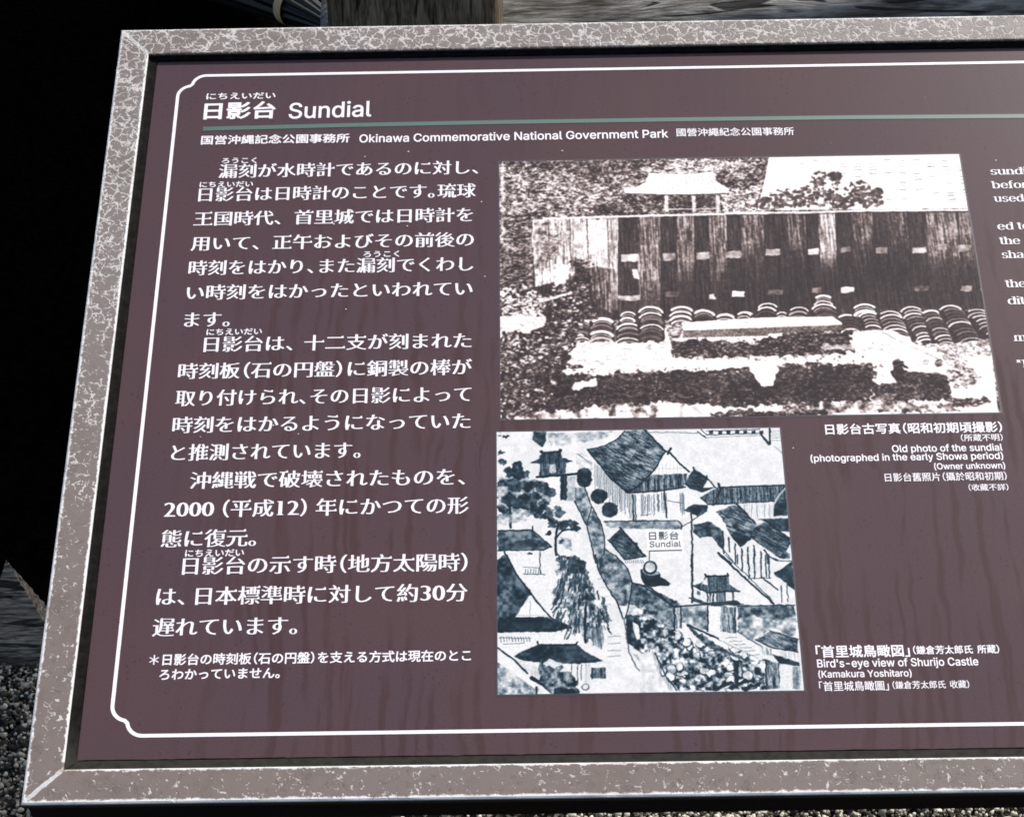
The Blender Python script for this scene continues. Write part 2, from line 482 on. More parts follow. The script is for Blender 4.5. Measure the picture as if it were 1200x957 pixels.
    c.poly(a((60, 725), (250, 730), (250, 770), (180, 800), (60, 795)), .9, .15, 'fol', 5)
    c.line(a((225, 668), (360, 630)), 3.4, .85, .2)
    c.poly(g((80, -40), (640, -40), (600, 60), (540, 230), (400, 500), (80, 560)), .22, .3, 'fol', 8)
    for k in range(760):
        x, y = 85 + rng.random() * 520, -160 + rng.random() * 720
        if x > 620 - max(0, y) * .42 or (rng.random() < .4 and x > 300):
            continue
        c.disc(g((x, y))[0], .5 + rng.random() ** 2 * 2.4, .4 + rng.random() ** 2 * 1.3, .6 + .4 * rng.random(), rough=3.0, alpha=.85)
    for k in range(130):
        x, y = 80 + rng.random() * 330, 600 + rng.random() * 330
        c.disc(a((x, y))[0], .9 + rng.random() * 2, .7 + rng.random(), .9, rough=2.2, alpha=.85)
    for k in range(420):
        x, y = -560 + rng.random() * 2050, 380 + rng.random() * 440
        c.disc(e((x, y))[0], .35 + rng.random() ** 2 * 1.5, .3 + rng.random() ** 2 * 1.1, rng.choice([.12, .3, .6, .85, .95]), rough=3, alpha=.75)
    # leafy fringes where hedges meet the bright ground
    for yy, x0, x1 in ((394, -150, 1290), (500, 90, 1260), (585, -600, 600), (800, -500, 1000), (560, 790, 1500)):
        for k in range(110):
            x, y = x0 + rng.random() * (x1 - x0), yy + rng.normal() * 12
            c.disc(e((x, y))[0], .5 + rng.random() * 1.5, .4 + rng.random() * 1.1, rng.choice([.15, .2, .45, .9]), rough=3, alpha=.7)
    c.poly(a((382, 838), (560, 842), (770, 835), (790, 935), (700, 955), (560, 955), (348, 930)), .88, .22, 'hor', 5)
    for k in range(60):
        x, y = 500 + rng.random() * 500, -20 + rng.random() * 100
        c.line(d((x, y), (x + 12, y + 1)), .7, .55, rough=2, alpha=.7)
    t = blur(np.clip(c.t, 0, 1), 2)
    t = t + (c.N['fine'] - .5) * .08 + (c.N['soft'] - .5) * .07 * (1 - np.abs(t - .5) * 1.6)
    t = t + (vnoise(c.h, c.w, 90, 120, 77) - .5) * .10
    t = 1 / (1 + np.exp(-(t - .48) * 4.7))
    c.t = (t - t.min()) / (t.max() - t.min())
    return c.image('old_photo_print', [(0, (46, 41, 45)), (.3, (86, 74, 72)), (.6, (158, 142, 136)), (.85, (232, 224, 220)), (1, (255, 254, 253))])

def paint_drawing():
    c = Canvas(DRAW, 900, 0.9, 300)
    a, b, e, d = reg(570, 490, 5.63), reg(750, 490, 5.63), reg(570, 650, 5.63), reg(750, 650, 5.63)
    c.t += .025 * (c.N['soft'] - .5) * 2
    W = lambda pts, v=.35, amp=.22, k='soft', r=2.2, al=1.0: c.poly(pts, v, amp, k, r, al)
    I = lambda pts, w=1.4, v=.1, al=1.0, r=1.6: c.line(pts, w, v, rough=r, alpha=al)
    # upper washes
    W(a((400, 95), (830, 90), (800, 130), (600, 160), (420, 190)), .7, .25, 'soft', 5, .8)
    W(a((308, 85), (395, 85), (392, 150), (370, 196), (340, 172), (302, 140)), .28, .2, 'rock')
    I(a((680, 90), (682, 130)), .8, .6)
    W(a((580, 235), (650, 225), (700, 300), (700, 340), (600, 330)), .85, .15, 'diag', 3)
    I(a((600, 235), (690, 300)), 1.0, .35)
    # path wall (stone bank)
    W(a((585, 455), (650, 455), (692, 585), (750, 680), (778, 780), (775, 860), (850, 900), (900, 957), (712, 957), (662, 710), (580, 545)), .5, .25, 'rock')
    I(a((580, 545), (660, 705), (720, 957)), 1.6, .15)
    I(a((650, 455), (694, 585), (752, 680), (780, 790), (780, 855), (895, 957)), 1.4, .15)
    I(a((690, 585), (665, 700)), 1.2, .15)
    I(a((780, 850), (765, 957)), 1.2, .15)
    # gate pavilion
    W(a((590, 380), (575, 545), (535, 545), (535, 388)), .72, .12, 'soft')
    c.poly(a((385, 392), (490, 390), (488, 542), (430, 548)), .93, .03)
    W(a((365, 225), (485, 212), (500, 262), (572, 281), (520, 302), (350, 303), (284, 292), (345, 268)), .22, .16, 'vert')
    W(a((350, 300), (522, 296), (522, 362), (350, 388)), .3, .25, 'vert')
    c.poly(a((415, 305), (456, 303), (456, 358), (415, 362)), .75, .15)
    I(a((335, 388), (440, 380), (590, 366)), 3.4, .1)
    W(a((487, 375), (532, 372), (532, 540), (488, 542)), .16, .15, 'vert')
    for x, y in ((362, 222), (486, 212)):
        c.disc(a((x, y))[0], 2, 2, .1)
    I(a((365, 225), (425, 232), (486, 216)), 1.8, .1)
    # cloud-like pines
    def tree(rg, blobs, v=.17):
        for x, y, r in blobs:
            for k in range(7):
                an, q = rng.random() * 6.28, r * .6 * rng.random()
                c.disc(rg((x + q * math.cos(an), y + q * .7 * math.sin(an)))[0], r * (.35 + .25 * rng.random()) / 5.63, r * (.24 + .2 * rng.random()) / 5.63, v + .1 * rng.random(), .2, 'rock', 5.0, alpha=.93)
    W(a((75, 395), (250, 380), (440, 460), (420, 560), (330, 640), (120, 650), (75, 600)), .55, .3, 'rock', 8, .8)
    tree(a, [(205, 310, 45), (190, 360, 75), (235, 375, 55), (110, 430, 55), (180, 450, 90), (270, 450, 80), (350, 440, 75), (410, 490, 50), (150, 530, 80), (250, 560, 85), (320, 610, 60), (105, 600, 45), (370, 560, 45), (300, 520, 60)])
    tree(a, [(95, 225, 30), (100, 290, 30), (120, 125, 22), (90, 110, 16)])
    I(a((150, 520), (158, 720)), 3.4, .15)
    W(a((75, 640), (240, 620), (250, 680), (75, 700)), .6, .25, 'rock', 7, .7)
    tree(a, [(370, 580, 50), (410, 640, 70), (490, 620, 50), (440, 690, 50), (510, 705, 55), (565, 700, 50), (590, 735, 40), (410, 765, 28), (340, 640, 40)])
    I(a((470, 700), (455, 790), (460, 900)), 3.0, .12)
    I(a((460, 790), (500, 740), (580, 730)), 2.2, .12)
    I(a((455, 880), (490, 920)), 1.6, .2)
    # hall with the large roof
    c.poly(a((700, 290), (960, 480), (1010, 500), (1400, 470), (1330, 660), (980, 672), (850, 660), (790, 560), (700, 420)), .92, .03)
    for k in range(30):
        x = 712 + k * 9
        y = 300 + (x - 712) * .77
        I(a((x, y), (x + rng.uniform(-3, 3), y + 120 + 60 * rng.random())), .9, .3 + .3 * rng.random())
    for k in range(30):
        x = rng.choice([5, 18, 30, 45, 55, 65, 75, 90, 110, 120, 145, 155, 170, 265, 275, 285]) + rng.uniform(-3, 3)
        I(b((x, 490 + 30 * rng.random()), (x + 3, 600 + 50 * rng.random())), .9, .25 + .3 * rng.random())
    I(a((965, 505), (972, 672)), 2.0, .12)
    I(a((982, 505), (985, 672)), 1.4, .2)
    I(b((160, 480), (175, 655)), 2.0, .15)
    I(b((180, 545), (285, 560)), 1.0, .4)
    I(b((0, 640), (70, 632)), 1.0, .4)
    W(a((665, 208), (760, 185), (845, 150), (912, 82), (1040, 78), (1176, 218), (1080, 390), (1000, 450), (930, 492), (850, 420)), .40, .30, 'diag', 1.4)
    W(a((665, 208), (760, 185), (800, 260), (960, 440), (930, 492), (820, 400)), .24, .22, 'diag', 1.4, .8)
    W(a((930, 492), (1000, 450), (1090, 375), (1330, 365), (1320, 400), (1300, 455), (1126, 480)), .36, .3, 'vert', 2)
    c.poly(b((183, 232), (322, 358), (78, 368)), .95, .02)
    for k in range(9):
        I(b((100 + k * 24, 362), (100 + k * 24, 345 - 70 * (1 - abs(k - 4) / 5))), .6, .72)
    I(b((100, 335), (300, 330)), .7, .7)
    I(b((30, 76), (110, 160), (160, 212), (200, 228), (262, 300), (325, 352)), 2.4, .08)
    I(a((665, 208), (760, 185), (845, 150), (912, 82)), 1.6, .15)
    I(a((665, 208), (820, 400), (930, 492), (1000, 450), (1100, 350), (1176, 222)), 2.0, .1)
    I(a((930, 492), (1126, 482), (1310, 455)), 2.0, .1)
    I(b((185, 235), (200, 200)), 2.6, .08)
    for x, y, rx, ry in ((645, 370, 52, 42), (645, 405, 50, 48), (742, 515, 56, 50), (812, 605, 56, 50)):
        c.disc(a((x, y))[0], rx / 5.63, ry / 5.63, .13, .16, 'rock', 2.6)
    # courtyard wall under the hall
    W(a((775, 685), (980, 678), (1286, 682), (1296, 720), (1280, 732), (900, 728), (790, 715)), .55, .2, 'rock')
    I(a((775, 682), (980, 676), (1260, 676), (1290, 700), (1284, 740)), 1.6, .12)
    # small shed roof
    W(a((885, 725), (1048, 912), (912, 932), (803, 802)), .25, .22, 'diag')
    I(a((880, 718), (1048, 912)), 2.4, .08)
    I(a((803, 802), (912, 932), (1048, 912)), 1.6, .1)
    c.disc(a((985, 828))[0], 2, 2, .1)
    for k in range(10):
        I(a((915 + k * 13, 935), (918 + k * 13, 957)), .8, .4)
    # roof at the left
    W(a((75, 745), (298, 737), (330, 772), (430, 845), (375, 866), (75, 872)), .33, .2, 'soft')
    W(a((240, 800), (340, 800), (410, 850), (75, 868), (75, 845)), .18, .1, 'soft', 3, .8)
    I(a((75, 742), (300, 736), (302, 715)), 2.0, .1)
    I(a((300, 738), (430, 846), (375, 868), (75, 872)), 1.6, .12)
    c.poly(a((75, 876), (350, 872), (360, 957), (75, 957)), .9, .06)
    I(a((120, 880), (125, 957)), 2.2, .15)
    I(a((352, 870), (352, 957)), 1.2, .3)
    tree(a, [(110, 935, 30), (285, 895, 14), (240, 935, 18), (510, 925, 45), (570, 940, 40), (500, 810, 22)])
    W(a((490, 780), (560, 800), (560, 870), (520, 860)), .65, .2, 'rock', 4, .8)
    # fences at the upper right
    I(b((50, 92), (380, 98)), 1.6, .55)
    I(b((380, 88), (432, 128)), 1.6, .2)
    I(b((400, 72), (440, 112), (790, 98)), 1.3, .2)
    I(b((430, 130), (790, 112)), .9, .5)
    I(b((440, 85), (790, 72)), 1.3, .2)
    for x in (455, 515, 570, 625, 680, 735, 785):
        c.poly(b((x, 82), (x + 26, 80), (x + 26, 104), (x, 106)), .15, .1)
    I(b((790, 98), (856, 172), (856, 70)), 2.2, .12)
    I(b((795, 115), (850, 178)), 1.2, .3)
    for y in (85, 100, 115, 130, 145):
        I(b((868, y), (948, y + 1)), .8, .5)
    I(b((885, 185), (950, 240)), .7, .5)
    # roofs at the right
    W(b((290, 432), (355, 332), (445, 392), (500, 458), (410, 492), (330, 462)), .22, .18, 'diag')
    I(b((352, 325), (360, 355), (446, 400), (440, 380)), 2.0, .1)
    I(b((440, 395), (500, 460)), 1.6, .1)
    c.poly(b((448, 408), (488, 456), (415, 456)), .93, .03)
    W(b((400, 522), (520, 452), (970, 440), (976, 562), (890, 548), (640, 560), (460, 576)), .36, .26, 'vert')
    I(b((520, 456), (970, 440)), 2.0, .12)
    I(b((400, 525), (450, 570), (640, 560), (880, 548)), 1.6, .14)
    I(b((515, 430), (530, 465), (510, 520)), 2.6, .1)
    W(b((288, 605), (342, 570), (450, 575), (442, 620), (380, 646)), .22, .2, 'rock')
    c.poly(b((640, 560), (885, 556), (875, 655), (760, 690)), .86, .08, 'vert')
    for x in (690, 735, 770, 820, 850):
        I(b((x, 570), (x, 650)), .8, .5)
    W(b((885, 552), (976, 520), (980, 640), (880, 648)), .2, .15, 'rock')
    I(b((975, 440), (905, 520), (885, 560)), 1.6, .75)
    I(b((880, 655), (985, 650)), 2.0, .85)
    W(b((770, 662), (985, 660), (986, 748), (930, 745), (850, 690)), .2, .15, 'rock')
    c.poly(b((380, 640), (470, 600), (600, 700), (560, 715), (480, 680), (390, 690)), .93, .03)
    I(b((545, 570), (540, 610)), 1.8, .9)
    W(b((500, 615), (640, 562), (760, 692), (730, 800), (662, 852), (590, 772), (560, 690)), .36, .28, 'diag')
    W(b((590, 770), (662, 852), (735, 795), (640, 760)), .15, .1, 'soft', 2, .9)
    I(b((636, 560), (762, 694)), 2.2, .1)
    c.poly(b((720, 705), (800, 690), (830, 672), (790, 740), (730, 740)), .6, .2, 'soft')
    W(b((700, 752), (832, 680), (996, 808), (985, 925), (905, 925), (745, 800)), .30, .24, 'diag')
    I(b((830, 676), (998, 806), (965, 880)), 2.2, .1)
    c.poly(b((990, 830), (1000, 900), (960, 880)), .9, .02)
    W(b((350, 698), (468, 680), (474, 780), (390, 786), (352, 752)), .27, .2, 'rock')
    W(b((468, 680), (545, 745), (552, 870), (470, 782)), .34, .2, 'rock')
    c.poly(b((540, 738), (662, 855), (740, 798), (932, 932), (932, 960), (610, 960), (555, 870)), .9, .05)
    I(b((545, 745), (552, 890)), 2.0, .12)
    for x, y0, y1 in ((585, 790, 880), (625, 830, 960), (670, 860, 960), (710, 850, 960), (752, 840, 960), (795, 880, 960), (840, 900, 960)):
        I(b((x, y0), (x + 3, y1)), 1.8, .15)
    I(b((818, 870), (850, 910), (905, 935)), 2.0, .15)
    I(b((515, 890), (600, 957)), 2.8, .12)
    I(b((490, 800), (560, 880), (620, 957)), 1.2, .25)
    # pole and stay
    I(b((275, 718), (370, 655), (440, 612)), 1.2, .15)
    I(b((335, 610), (342, 800), (345, 957)), 2.3, .18)
    I(d((340, 0), (345, 312)), 2.6, .12)
    # dial on its stand
    c.poly(d((128, 145), (165, 160), (200, 190), (188, 203), (120, 205)), .1, .05, rough=.8)
    c.poly(d((0, 98), (20, 92), (125, 112), (134, 132), (128, 205), (74, 212), (28, 195), (4, 150)), .12, .1, 'soft', .8)
    c.poly(d((14, 100), (60, 96), (120, 114), (126, 126), (72, 138), (30, 124)), .62, .1, rough=.6)
    c.disc(d((66, 84))[0], 8.3, 8.0, .08, rough=.5)
    c.disc(d((66, 82))[0], 6.0, 5.9, .78, .12, 'soft', rough=.5)
    # lower bank, ditch, rocks
    W(e((720, 0), (850, 5), (930, 88), (960, 190), (938, 335), (870, 330), (800, 222), (735, 100)), .48, .28, 'rock')
    W(e((960, 185), (1060, 205), (1140, 250), (1290, 330), (1290, 480), (1180, 480), (1126, 400), (935, 330)), .32, .24, 'rock', 3)
    W(e((935, 320), (1126, 400), (1180, 480), (1126, 510), (1010, 470), (930, 400)), .72, .22, 'rock', 5)
    I(e((720, 0), (740, 105), (800, 222), (860, 310), (900, 420)), 1.8, .12)
    I(e((850, 5), (930, 88), (962, 190), (940, 330), (915, 420)), 1.6, .12)
    I(e((765, 0), (750, 100)), 1.2, .15)
    I(e((962, 185), (1060, 205), (1140, 258), (1230, 345)), 1.8, .12)
    W(e((925, 400), (1000, 393), (1030, 480), (1126, 500), (1150, 560), (1110, 640), (1020, 650), (940, 600), (915, 500)), .2, .2, 'rock', 4)
    c.poly(e((965, 440), (1000, 460), (1018, 550), (992, 560), (970, 500)), .9, .04)
    c.disc(e((1065, 580))[0], 5, 4.5, .6, .2, 'rock', 4)
    W(e((950, 640), (1000, 660), (1040, 760), (1010, 700)), .6, .2, 'rock')
    I(e((905, 420), (940, 640), (985, 740), (1045, 790), (1100, 915)), 1.6, .4)
    W(e((1075, 640), (1150, 640), (1230, 900), (1110, 905)), .62, .25, 'vert', 3, .7)
    W(d((0, 330), (110, 430), (230, 495), (330, 600), (560, 640), (820, 700), (830, 885), (250, 895), (170, 800), (110, 650), (0, 640)), .52, .62, 'rock', 5)
    for k in range(34):
        x, y = 120 + rng.random() * 640, 500 + rng.random() * 370
        if y < 430 + x * .28:
            continue
        rx, ry = 3 + 3.5 * rng.random(), 2.5 + 3.5 * rng.random()
        c.disc(d((x, y))[0], rx + 1.1, ry + 1.1, .12, .1, 'fine', 3.5, alpha=.9)
        c.disc(d((x - 3, y - 3))[0], rx, ry, rng.choice([.9, .85, .75]), .2, 'soft', 3.5)
    c.poly(d((0, 650), (80, 640), (110, 760), (200, 900), (0, 915)), .88, .1, 'soft')
    I(d((100, 650), (170, 800), (240, 890)), 1.8, .2)
    c.poly(d((222, 345), (280, 345), (275, 480), (230, 490)), .6, .3, 'vert')
    I(d((228, 345), (228, 500)), 2.0, .12)
    I(d((270, 345), (270, 480)), 1.6, .15)
    W(d((280, 345), (445, 330), (448, 500), (380, 480), (280, 440)), .62, .3, 'soft', 4)
    I(d((0, 195), (120, 270), (222, 342), (440, 326)), 2.0, .12)
    W(d((0, 200), (220, 348), (222, 480), (170, 470), (60, 380), (0, 330)), .4, .26, 'rock', 3)
    c.poly(d((280, 445), (310, 460), (312, 600), (290, 560)), .92, .02)
    W(d((312, 460), (500, 590), (640, 660), (780, 700), (700, 700), (560, 650), (420, 590), (330, 500)), .3, .22, 'rock', 4)
    I(d((312, 460), (820, 692)), 2.6, .13)
    # gate on the wall
    W(d((640, 335), (1022, 330), (1036, 540), (860, 500), (740, 560), (640, 500)), .62, .3, 'soft', 5)
    W(d((640, 335), (1022, 330), (1024, 400), (900, 440), (740, 400), (650, 420)), .38, .28, 'rock', 4, .85)
    I(d((640, 336), (1022, 330)), 1.4, .15)
    c.poly(d((450, 338), (527, 342), (527, 525), (450, 498)), .93, .02)
    W(d((528, 338), (628, 344), (628, 545), (530, 528)), .48, .28, 'vert')
    I(d((446, 336), (446, 505)), 1.6, .12)
    I(d((626, 340), (630, 540)), 1.6, .15)
    c.poly(d((365, 210), (440, 245), (625, 243), (628, 308), (440, 308), (368, 280)), .88, .04)
    for x in (445, 462, 482, 505, 520, 540, 560, 612):
        I(d((x, 248), (x, 304)), 1.8, .2)
    c.poly(d((505, 246), (560, 246), (560, 305), (505, 305)), .4, .2, 'vert')
    c.poly(d((375, 232), (396, 240), (396, 265), (375, 258)), .35)
    W(d((430, 135), (582, 130), (592, 190), (656, 240), (540, 250), (440, 246), (352, 202), (415, 172)), .3, .2, 'vert')
    c.poly(d((418, 168), (440, 150), (446, 198), (405, 192)), .9, .03)
    I(d((428, 128), (435, 142), (580, 136), (578, 124)), 2.2, .1)
    I(d((352, 203), (440, 248), (655, 240)), 1.8, .1)
    W(d((318, 285), (360, 280), (440, 312), (640, 300), (682, 328), (500, 338), (430, 330), (360, 312)), .17, .1, 'soft')
    # walls beyond
    I(d((525, 0), (700, 160), (880, 322)), 2.6, .15)
    I(d((560, 0), (720, 150), (870, 300)), 1.2, .3)
    for x, y0, y1 in ((640, 0, 60), (672, 0, 105), (716, 0, 155), (752, 0, 155), (796, 0, 155), (828, 0, 140), (850, 0, 150)):
        I(d((x, y0), (x + 3, y1)), 1.8, .2)
    I(d((716, 155), (860, 150)), 1.2, .3)
    I(d((800, 148), (910, 228)), 2.2, .2)
    W(d((880, 125), (1005, 40), (1022, 240)), .22, .12, 'soft')
    I(d((840, 0), (900, 40), (1000, 40)), 1.4, .3)
    for x in (930, 970):
        I(d((x, 200), (x + 5, 310)), 1.4, .35)
    # stair and the lower right house
    c.poly(d((500, 500), (640, 520), (870, 640), (860, 670), (800, 690), (520, 560)), .9, .03)
    for k in range(6):
        I(d((560 + k * 32, 548 + k * 22), (640 + k * 30, 545 + k * 22)), .8, .45)
    I(d((640, 505), (760, 580), (860, 640)), 1.4, .3)
    W(d((758, 560), (860, 505), (1040, 560), (1042, 640), (960, 632), (870, 610)), .38, .26, 'diag')
    I(d((855, 500), (1040, 556)), 1.8, .15)
    I(d((758, 560), (870, 612), (1040, 640)), 1.6, .12)
    W(d((805, 600), (870, 620), (870, 665), (800, 655)), .7, .2, 'vert')
    c.poly(d((920, 630), (1045, 650), (1048, 710), (920, 705)), .82, .15, 'vert')
    W(d((870, 655), (925, 670), (1048, 710), (1050, 735), (920, 715)), .18, .1, 'soft')
    W(d((825, 690), (920, 712), (922, 880), (830, 890)), .45, .32, 'vert')
    c.poly(d((920, 720), (1005, 740), (1008, 880), (922, 875)), .88, .04)
    W(d((1005, 735), (1055, 740), (1058, 885), (1010, 885)), .6, .2, 'vert')
    I(d((830, 690), (832, 885)), 1.8, .12)
    W(d((615, 700), (652, 700), (645, 850), (618, 840)), .14, .1)
    for p in (((500, 885), (600, 840)), ((600, 880), (690, 830)), ((680, 885), (785, 850))):
        I(d(*p), 5, .12, r=4)
    # left lower quarter: hall, willow, house
    c.poly(e((130, 0), (300, 0), (520, 80), (440, 250), (520, 420), (560, 480), (400, 410), (290, 250)), .91, .03)
    I(e((240, 80), (350, 85)), 1.0, .4)
    I(e((245, 125), (385, 128)), 1.4, .4)
    I(e((352, 0), (355, 125)), 1.4, .2)
    for k in range(6):
        I(e((255 + k * 18, 95), (252 + k * 18, 120)), 1.0, .4)
    W(e((65, 35), (90, 20), (110, 0), (132, 0), (175, 95), (292, 255), (190, 410), (400, 408), (480, 445), (562, 480), (460, 506), (65, 512)), .26, .2, 'soft', 2)
    W(e((65, 420), (190, 412), (400, 410), (480, 445), (562, 480), (460, 506), (65, 512)), .13, .08, 'soft', 2, .9)
    c.poly(e((290, 280), (396, 406), (190, 410)), .94, .02)
    I(e((130, 0), (190, 115), (292, 252), (330, 305), (420, 410), (562, 480)), 2.0, .1)
    I(e((200, 400), (290, 395), (385, 400)), .8, .6)
    I(e((288, 300), (288, 400)), .8, .6)
    I(e((282, 235), (295, 262)), 2.8, .08)
    c.poly(e((65, 515), (470, 508), (600, 500), (640, 570), (200, 640), (65, 600)), .91, .03)
    I(e((80, 545), (295, 552)), 1.0, .4)
    I(e((110, 590), (245, 580)), 1.0, .45)
    for k in range(11):
        I(e((90 + k * 19, 540), (96 + k * 19, 565 + 10 * rng.random())), 1.0, .4)
    # willow
    W(e((520, 0), (600, 10), (650, 60), (660, 160), (725, 240), (720, 310), (800, 370), (760, 480), (770, 620), (690, 560), (650, 570), (610, 500), (540, 430), (530, 350), (440, 350), (430, 250), (490, 150), (450, 110)), .58, .34, 'rock', 6, .9)
    for k in range(210):
        t = rng.random()
        y = 10 + t * 480
        xc = 560 + t * 100
        x = xc + rng.uniform(-1, 1) * (55 + 110 * min(1, t * 1.7))
        ln = 20 + rng.random() * 60
        I(e((x, y), (x - 6 * rng.random() + (x - xc) * .06, y + ln * .5), (x + (x - xc) * .14 - 5, y + ln)), .9 + rng.random() * 1.3, .1 + .22 * rng.random(), .85, 3)
    tree(e, [(560, 30, 50), (620, 60, 50), (630, 110, 45), (590, 170, 40), (650, 210, 45), (680, 270, 45), (700, 340, 35)], .2)
    I(e((655, 330), (648, 450), (652, 575)), 3.0, .12)
    I(e((610, 400), (610, 510)), 1.8, .2)
    W(e((680, 480), (770, 470), (765, 620), (700, 600)), .55, .25, 'vert', 4, .8)
    # path steps
    for y in (535, 580, 628, 665):
        I(e((800, y + 4), (885, y)), .9, .5)
    for y in (160, 215, 275, 330):
        I(e((700 + y * .2, y), (750 + y * .2, y - 3)), .8, .65)
    # house at the bottom
    c.poly(e((530, 710), (790, 715), (790, 870), (610, 900)), .9, .03)
    for x in (560, 600, 625, 655, 675):
        I(e((x, 725), (x, 820 + 50 * rng.random())), 1.2, .4)
    W(e((178, 665), (250, 630), (340, 590), (590, 590), (680, 650), (765, 700), (640, 716), (410, 716), (240, 700)), .17, .14, 'soft')
    I(e((335, 572), (342, 594), (590, 592), (598, 575)), 2.2, .08)
    W(e((70, 690), (200, 780), (335, 880), (330, 925), (65, 925)), .62, .26, 'rock', 5)
    c.poly(e((65, 640), (100, 650), (340, 860), (330, 890), (65, 700)), .92, .02)
    c.poly(e((200, 690), (345, 740), (345, 815), (280, 790)), .82, .1, 'vert')
    I(e((70, 612), (180, 690), (270, 780)), 2.4, .15)
    I(e((300, 812), (370, 850), (430, 900)), 5, .1)
    W(e((340, 720), (420, 680), (490, 720), (520, 760), (590, 810), (610, 915), (440, 915), (350, 830)), .36, .34, 'rock', 5)
    c.poly(e((370, 720), (415, 680), (500, 720), (450, 745)), .85, .1, 'rock', 3)
    c.poly(e((480, 770), (520, 735), (560, 770)), .88, .05)
    W(e((450, 880), (570, 880), (615, 915), (440, 918)), .1, .08)
    W(e((685, 745), (788, 742), (786, 815), (690, 818)), .3, .25, 'vert')
    c.poly(e((650, 730), (680, 730), (680, 890), (650, 890)), .8, .1, 'vert')
    c.disc(e((652, 872))[0], 4.8, 4.2, .25)
    c.disc(e((652, 870))[0], 3.8, 3.2, .85)
    I(e((330, 870), (325, 920)), 2.0, .15)
    # printed patch behind the small caption and its leader
    c.poly([(757.5, 621), (799.5, 620.5), (800.5, 643.5), (758.5, 644)], .97, 0, rough=.2)
    t = blur(c.t, 1) + (c.N['fine'] - .5) * .08 + (c.N['soft'] - .5) * .025
    t = np.clip(np.where(t < .8, t * 1.12 - .10, t), 0, 1)
    c.t = t
    return c.image('castle_drawing_print', [(0, (20, 36, 46)), (.18, (44, 62, 74)), (.4, (96, 112, 122)), (.7, (178, 184, 186)), (.9, (224, 223, 221)), (1, (244, 243, 241))])
# ------------------------------------------------------------------ materials
def mat_print_white():
    k = NT('white_print', .45, .4)
    v = k.coord()
    n = k.noise(v, 900, 2)
    d = k.math('MULTIPLY', k.ramp(k.noise(v, 420, 3, .7), .60, .72), .5)
    k.color(k.mix(d, k.mix(k.ramp(n, .35, .75), (0.88, 0.84, 0.86, 1), (0.78, 0.74, 0.77, 1)), (0.42, 0.34, 0.36, 1)))
    return k.m

def mat_plain(name, col, rough=.5, spec=.4, var=.2, scale=60, bump=0.0):
    k = NT(name, rough, spec)
    v = k.coord()
    n = k.noise(v, scale, 4)
    c2 = tuple(x * (1 - var) for x in col[:3]) + (1,)
    k.color(k.mix(n, col, c2))
    if bump:
        k.bump(k.noise(v, scale * 4, 4), bump, .002)
    return k.m

def mat_panel():
    k = NT('plum_panel_print', .36, .11)
    v = k.coord()
    s = k.sep(v)
    big = k.noise(v, 9, 3)
    fine = k.noise(v, 700, 3, .7)
    base = k.mix(k.ramp(big, .3, .7), (0.076, 0.045, 0.049, 1), (0.068, 0.043, 0.051, 1))
    base = k.mix(k.ramp(fine, .3, .75, 0, .5), base, (0.096, 0.062, 0.069, 1))
    # dried run-off: wandering, nearly vertical brown lines
    w1 = k.noise(k.comb(k.math('MULTIPLY', s[0], 14), k.math('MULTIPLY', s[1], 13), 3.0), 1, 1)
    w2 = k.noise(k.comb(k.math('MULTIPLY', s[0], 60), k.math('MULTIPLY', s[1], 42), 9.0), 1, 2)
    x = k.math('ADD', s[0], k.math('ADD', k.math('MULTIPLY', k.math('SUBTRACT', w1, .5), .020), k.math('MULTIPLY', k.math('SUBTRACT', w2, .5), .0075)))
    tot = None
    for sc_, z, wd, off, lo in ((50, 1.0, .19, 0.0, .45), (85, 5.0, .20, .4, .50), (33, 8.0, .13, .8, .42)):
        nd = k.n('TexVoronoi', voronoi_dimensions='1D', feature='F1')
        k.put(nd.inputs['W'], k.math('MULTIPLY', k.math('ADD', x, off), sc_))
        nd.inputs['Scale'].default_value = 1.0
        thick = k.noise(k.comb(k.math('MULTIPLY', s[0], 30), k.math('MULTIPLY', s[1], 25), z), 1, 1)
        l = k.ramp(nd.outputs['Distance'], k.math('MULTIPLY', thick, wd * 2.2), k.math('MULTIPLY', thick, wd * .5))
        brk = k.ramp(k.noise(k.comb(k.math('MULTIPLY', s[0], 48), k.math('MULTIPLY', s[1], 7), z + 2), 1, 2), lo, lo + .12)
        l = k.math('MULTIPLY', l, brk)
        tot = l if tot is None else k.math('MAXIMUM', tot, l)
    zone = k.math('MULTIPLY', k.ramp(s[1], -.12, -.33, .2, 1.0), k.ramp(k.noise(v, 9, 2), .34, .5, .35, 1))
    zone = k.math('MULTIPLY', zone, k.ramp(s[0], .08, .15, .15, 1.0))
    tot = k.math('MULTIPLY', tot, zone)
    base = k.mix(k.math('MULTIPLY', tot, .50), base, (0.044, 0.018, 0.017, 1))
    # spots of grime
    sp = k.vor(v, 190)
    sz = k.noise(v, 33, 1)
    spot = k.math('MULTIPLY', k.ramp(sp, .20, .12), k.ramp(sz, .44, .58))
    base = k.mix(k.math('MULTIPLY', spot, .55), base, (0.045, 0.025, 0.028, 1))
    k.color(base)
    k.rough(k.math('ADD', k.ramp(fine, .2, .8, .32, .42), k.math('MULTIPLY', tot, .15)))
    k.bump(k.noise(v, 1500, 2), .06, .0003)
    return k.m

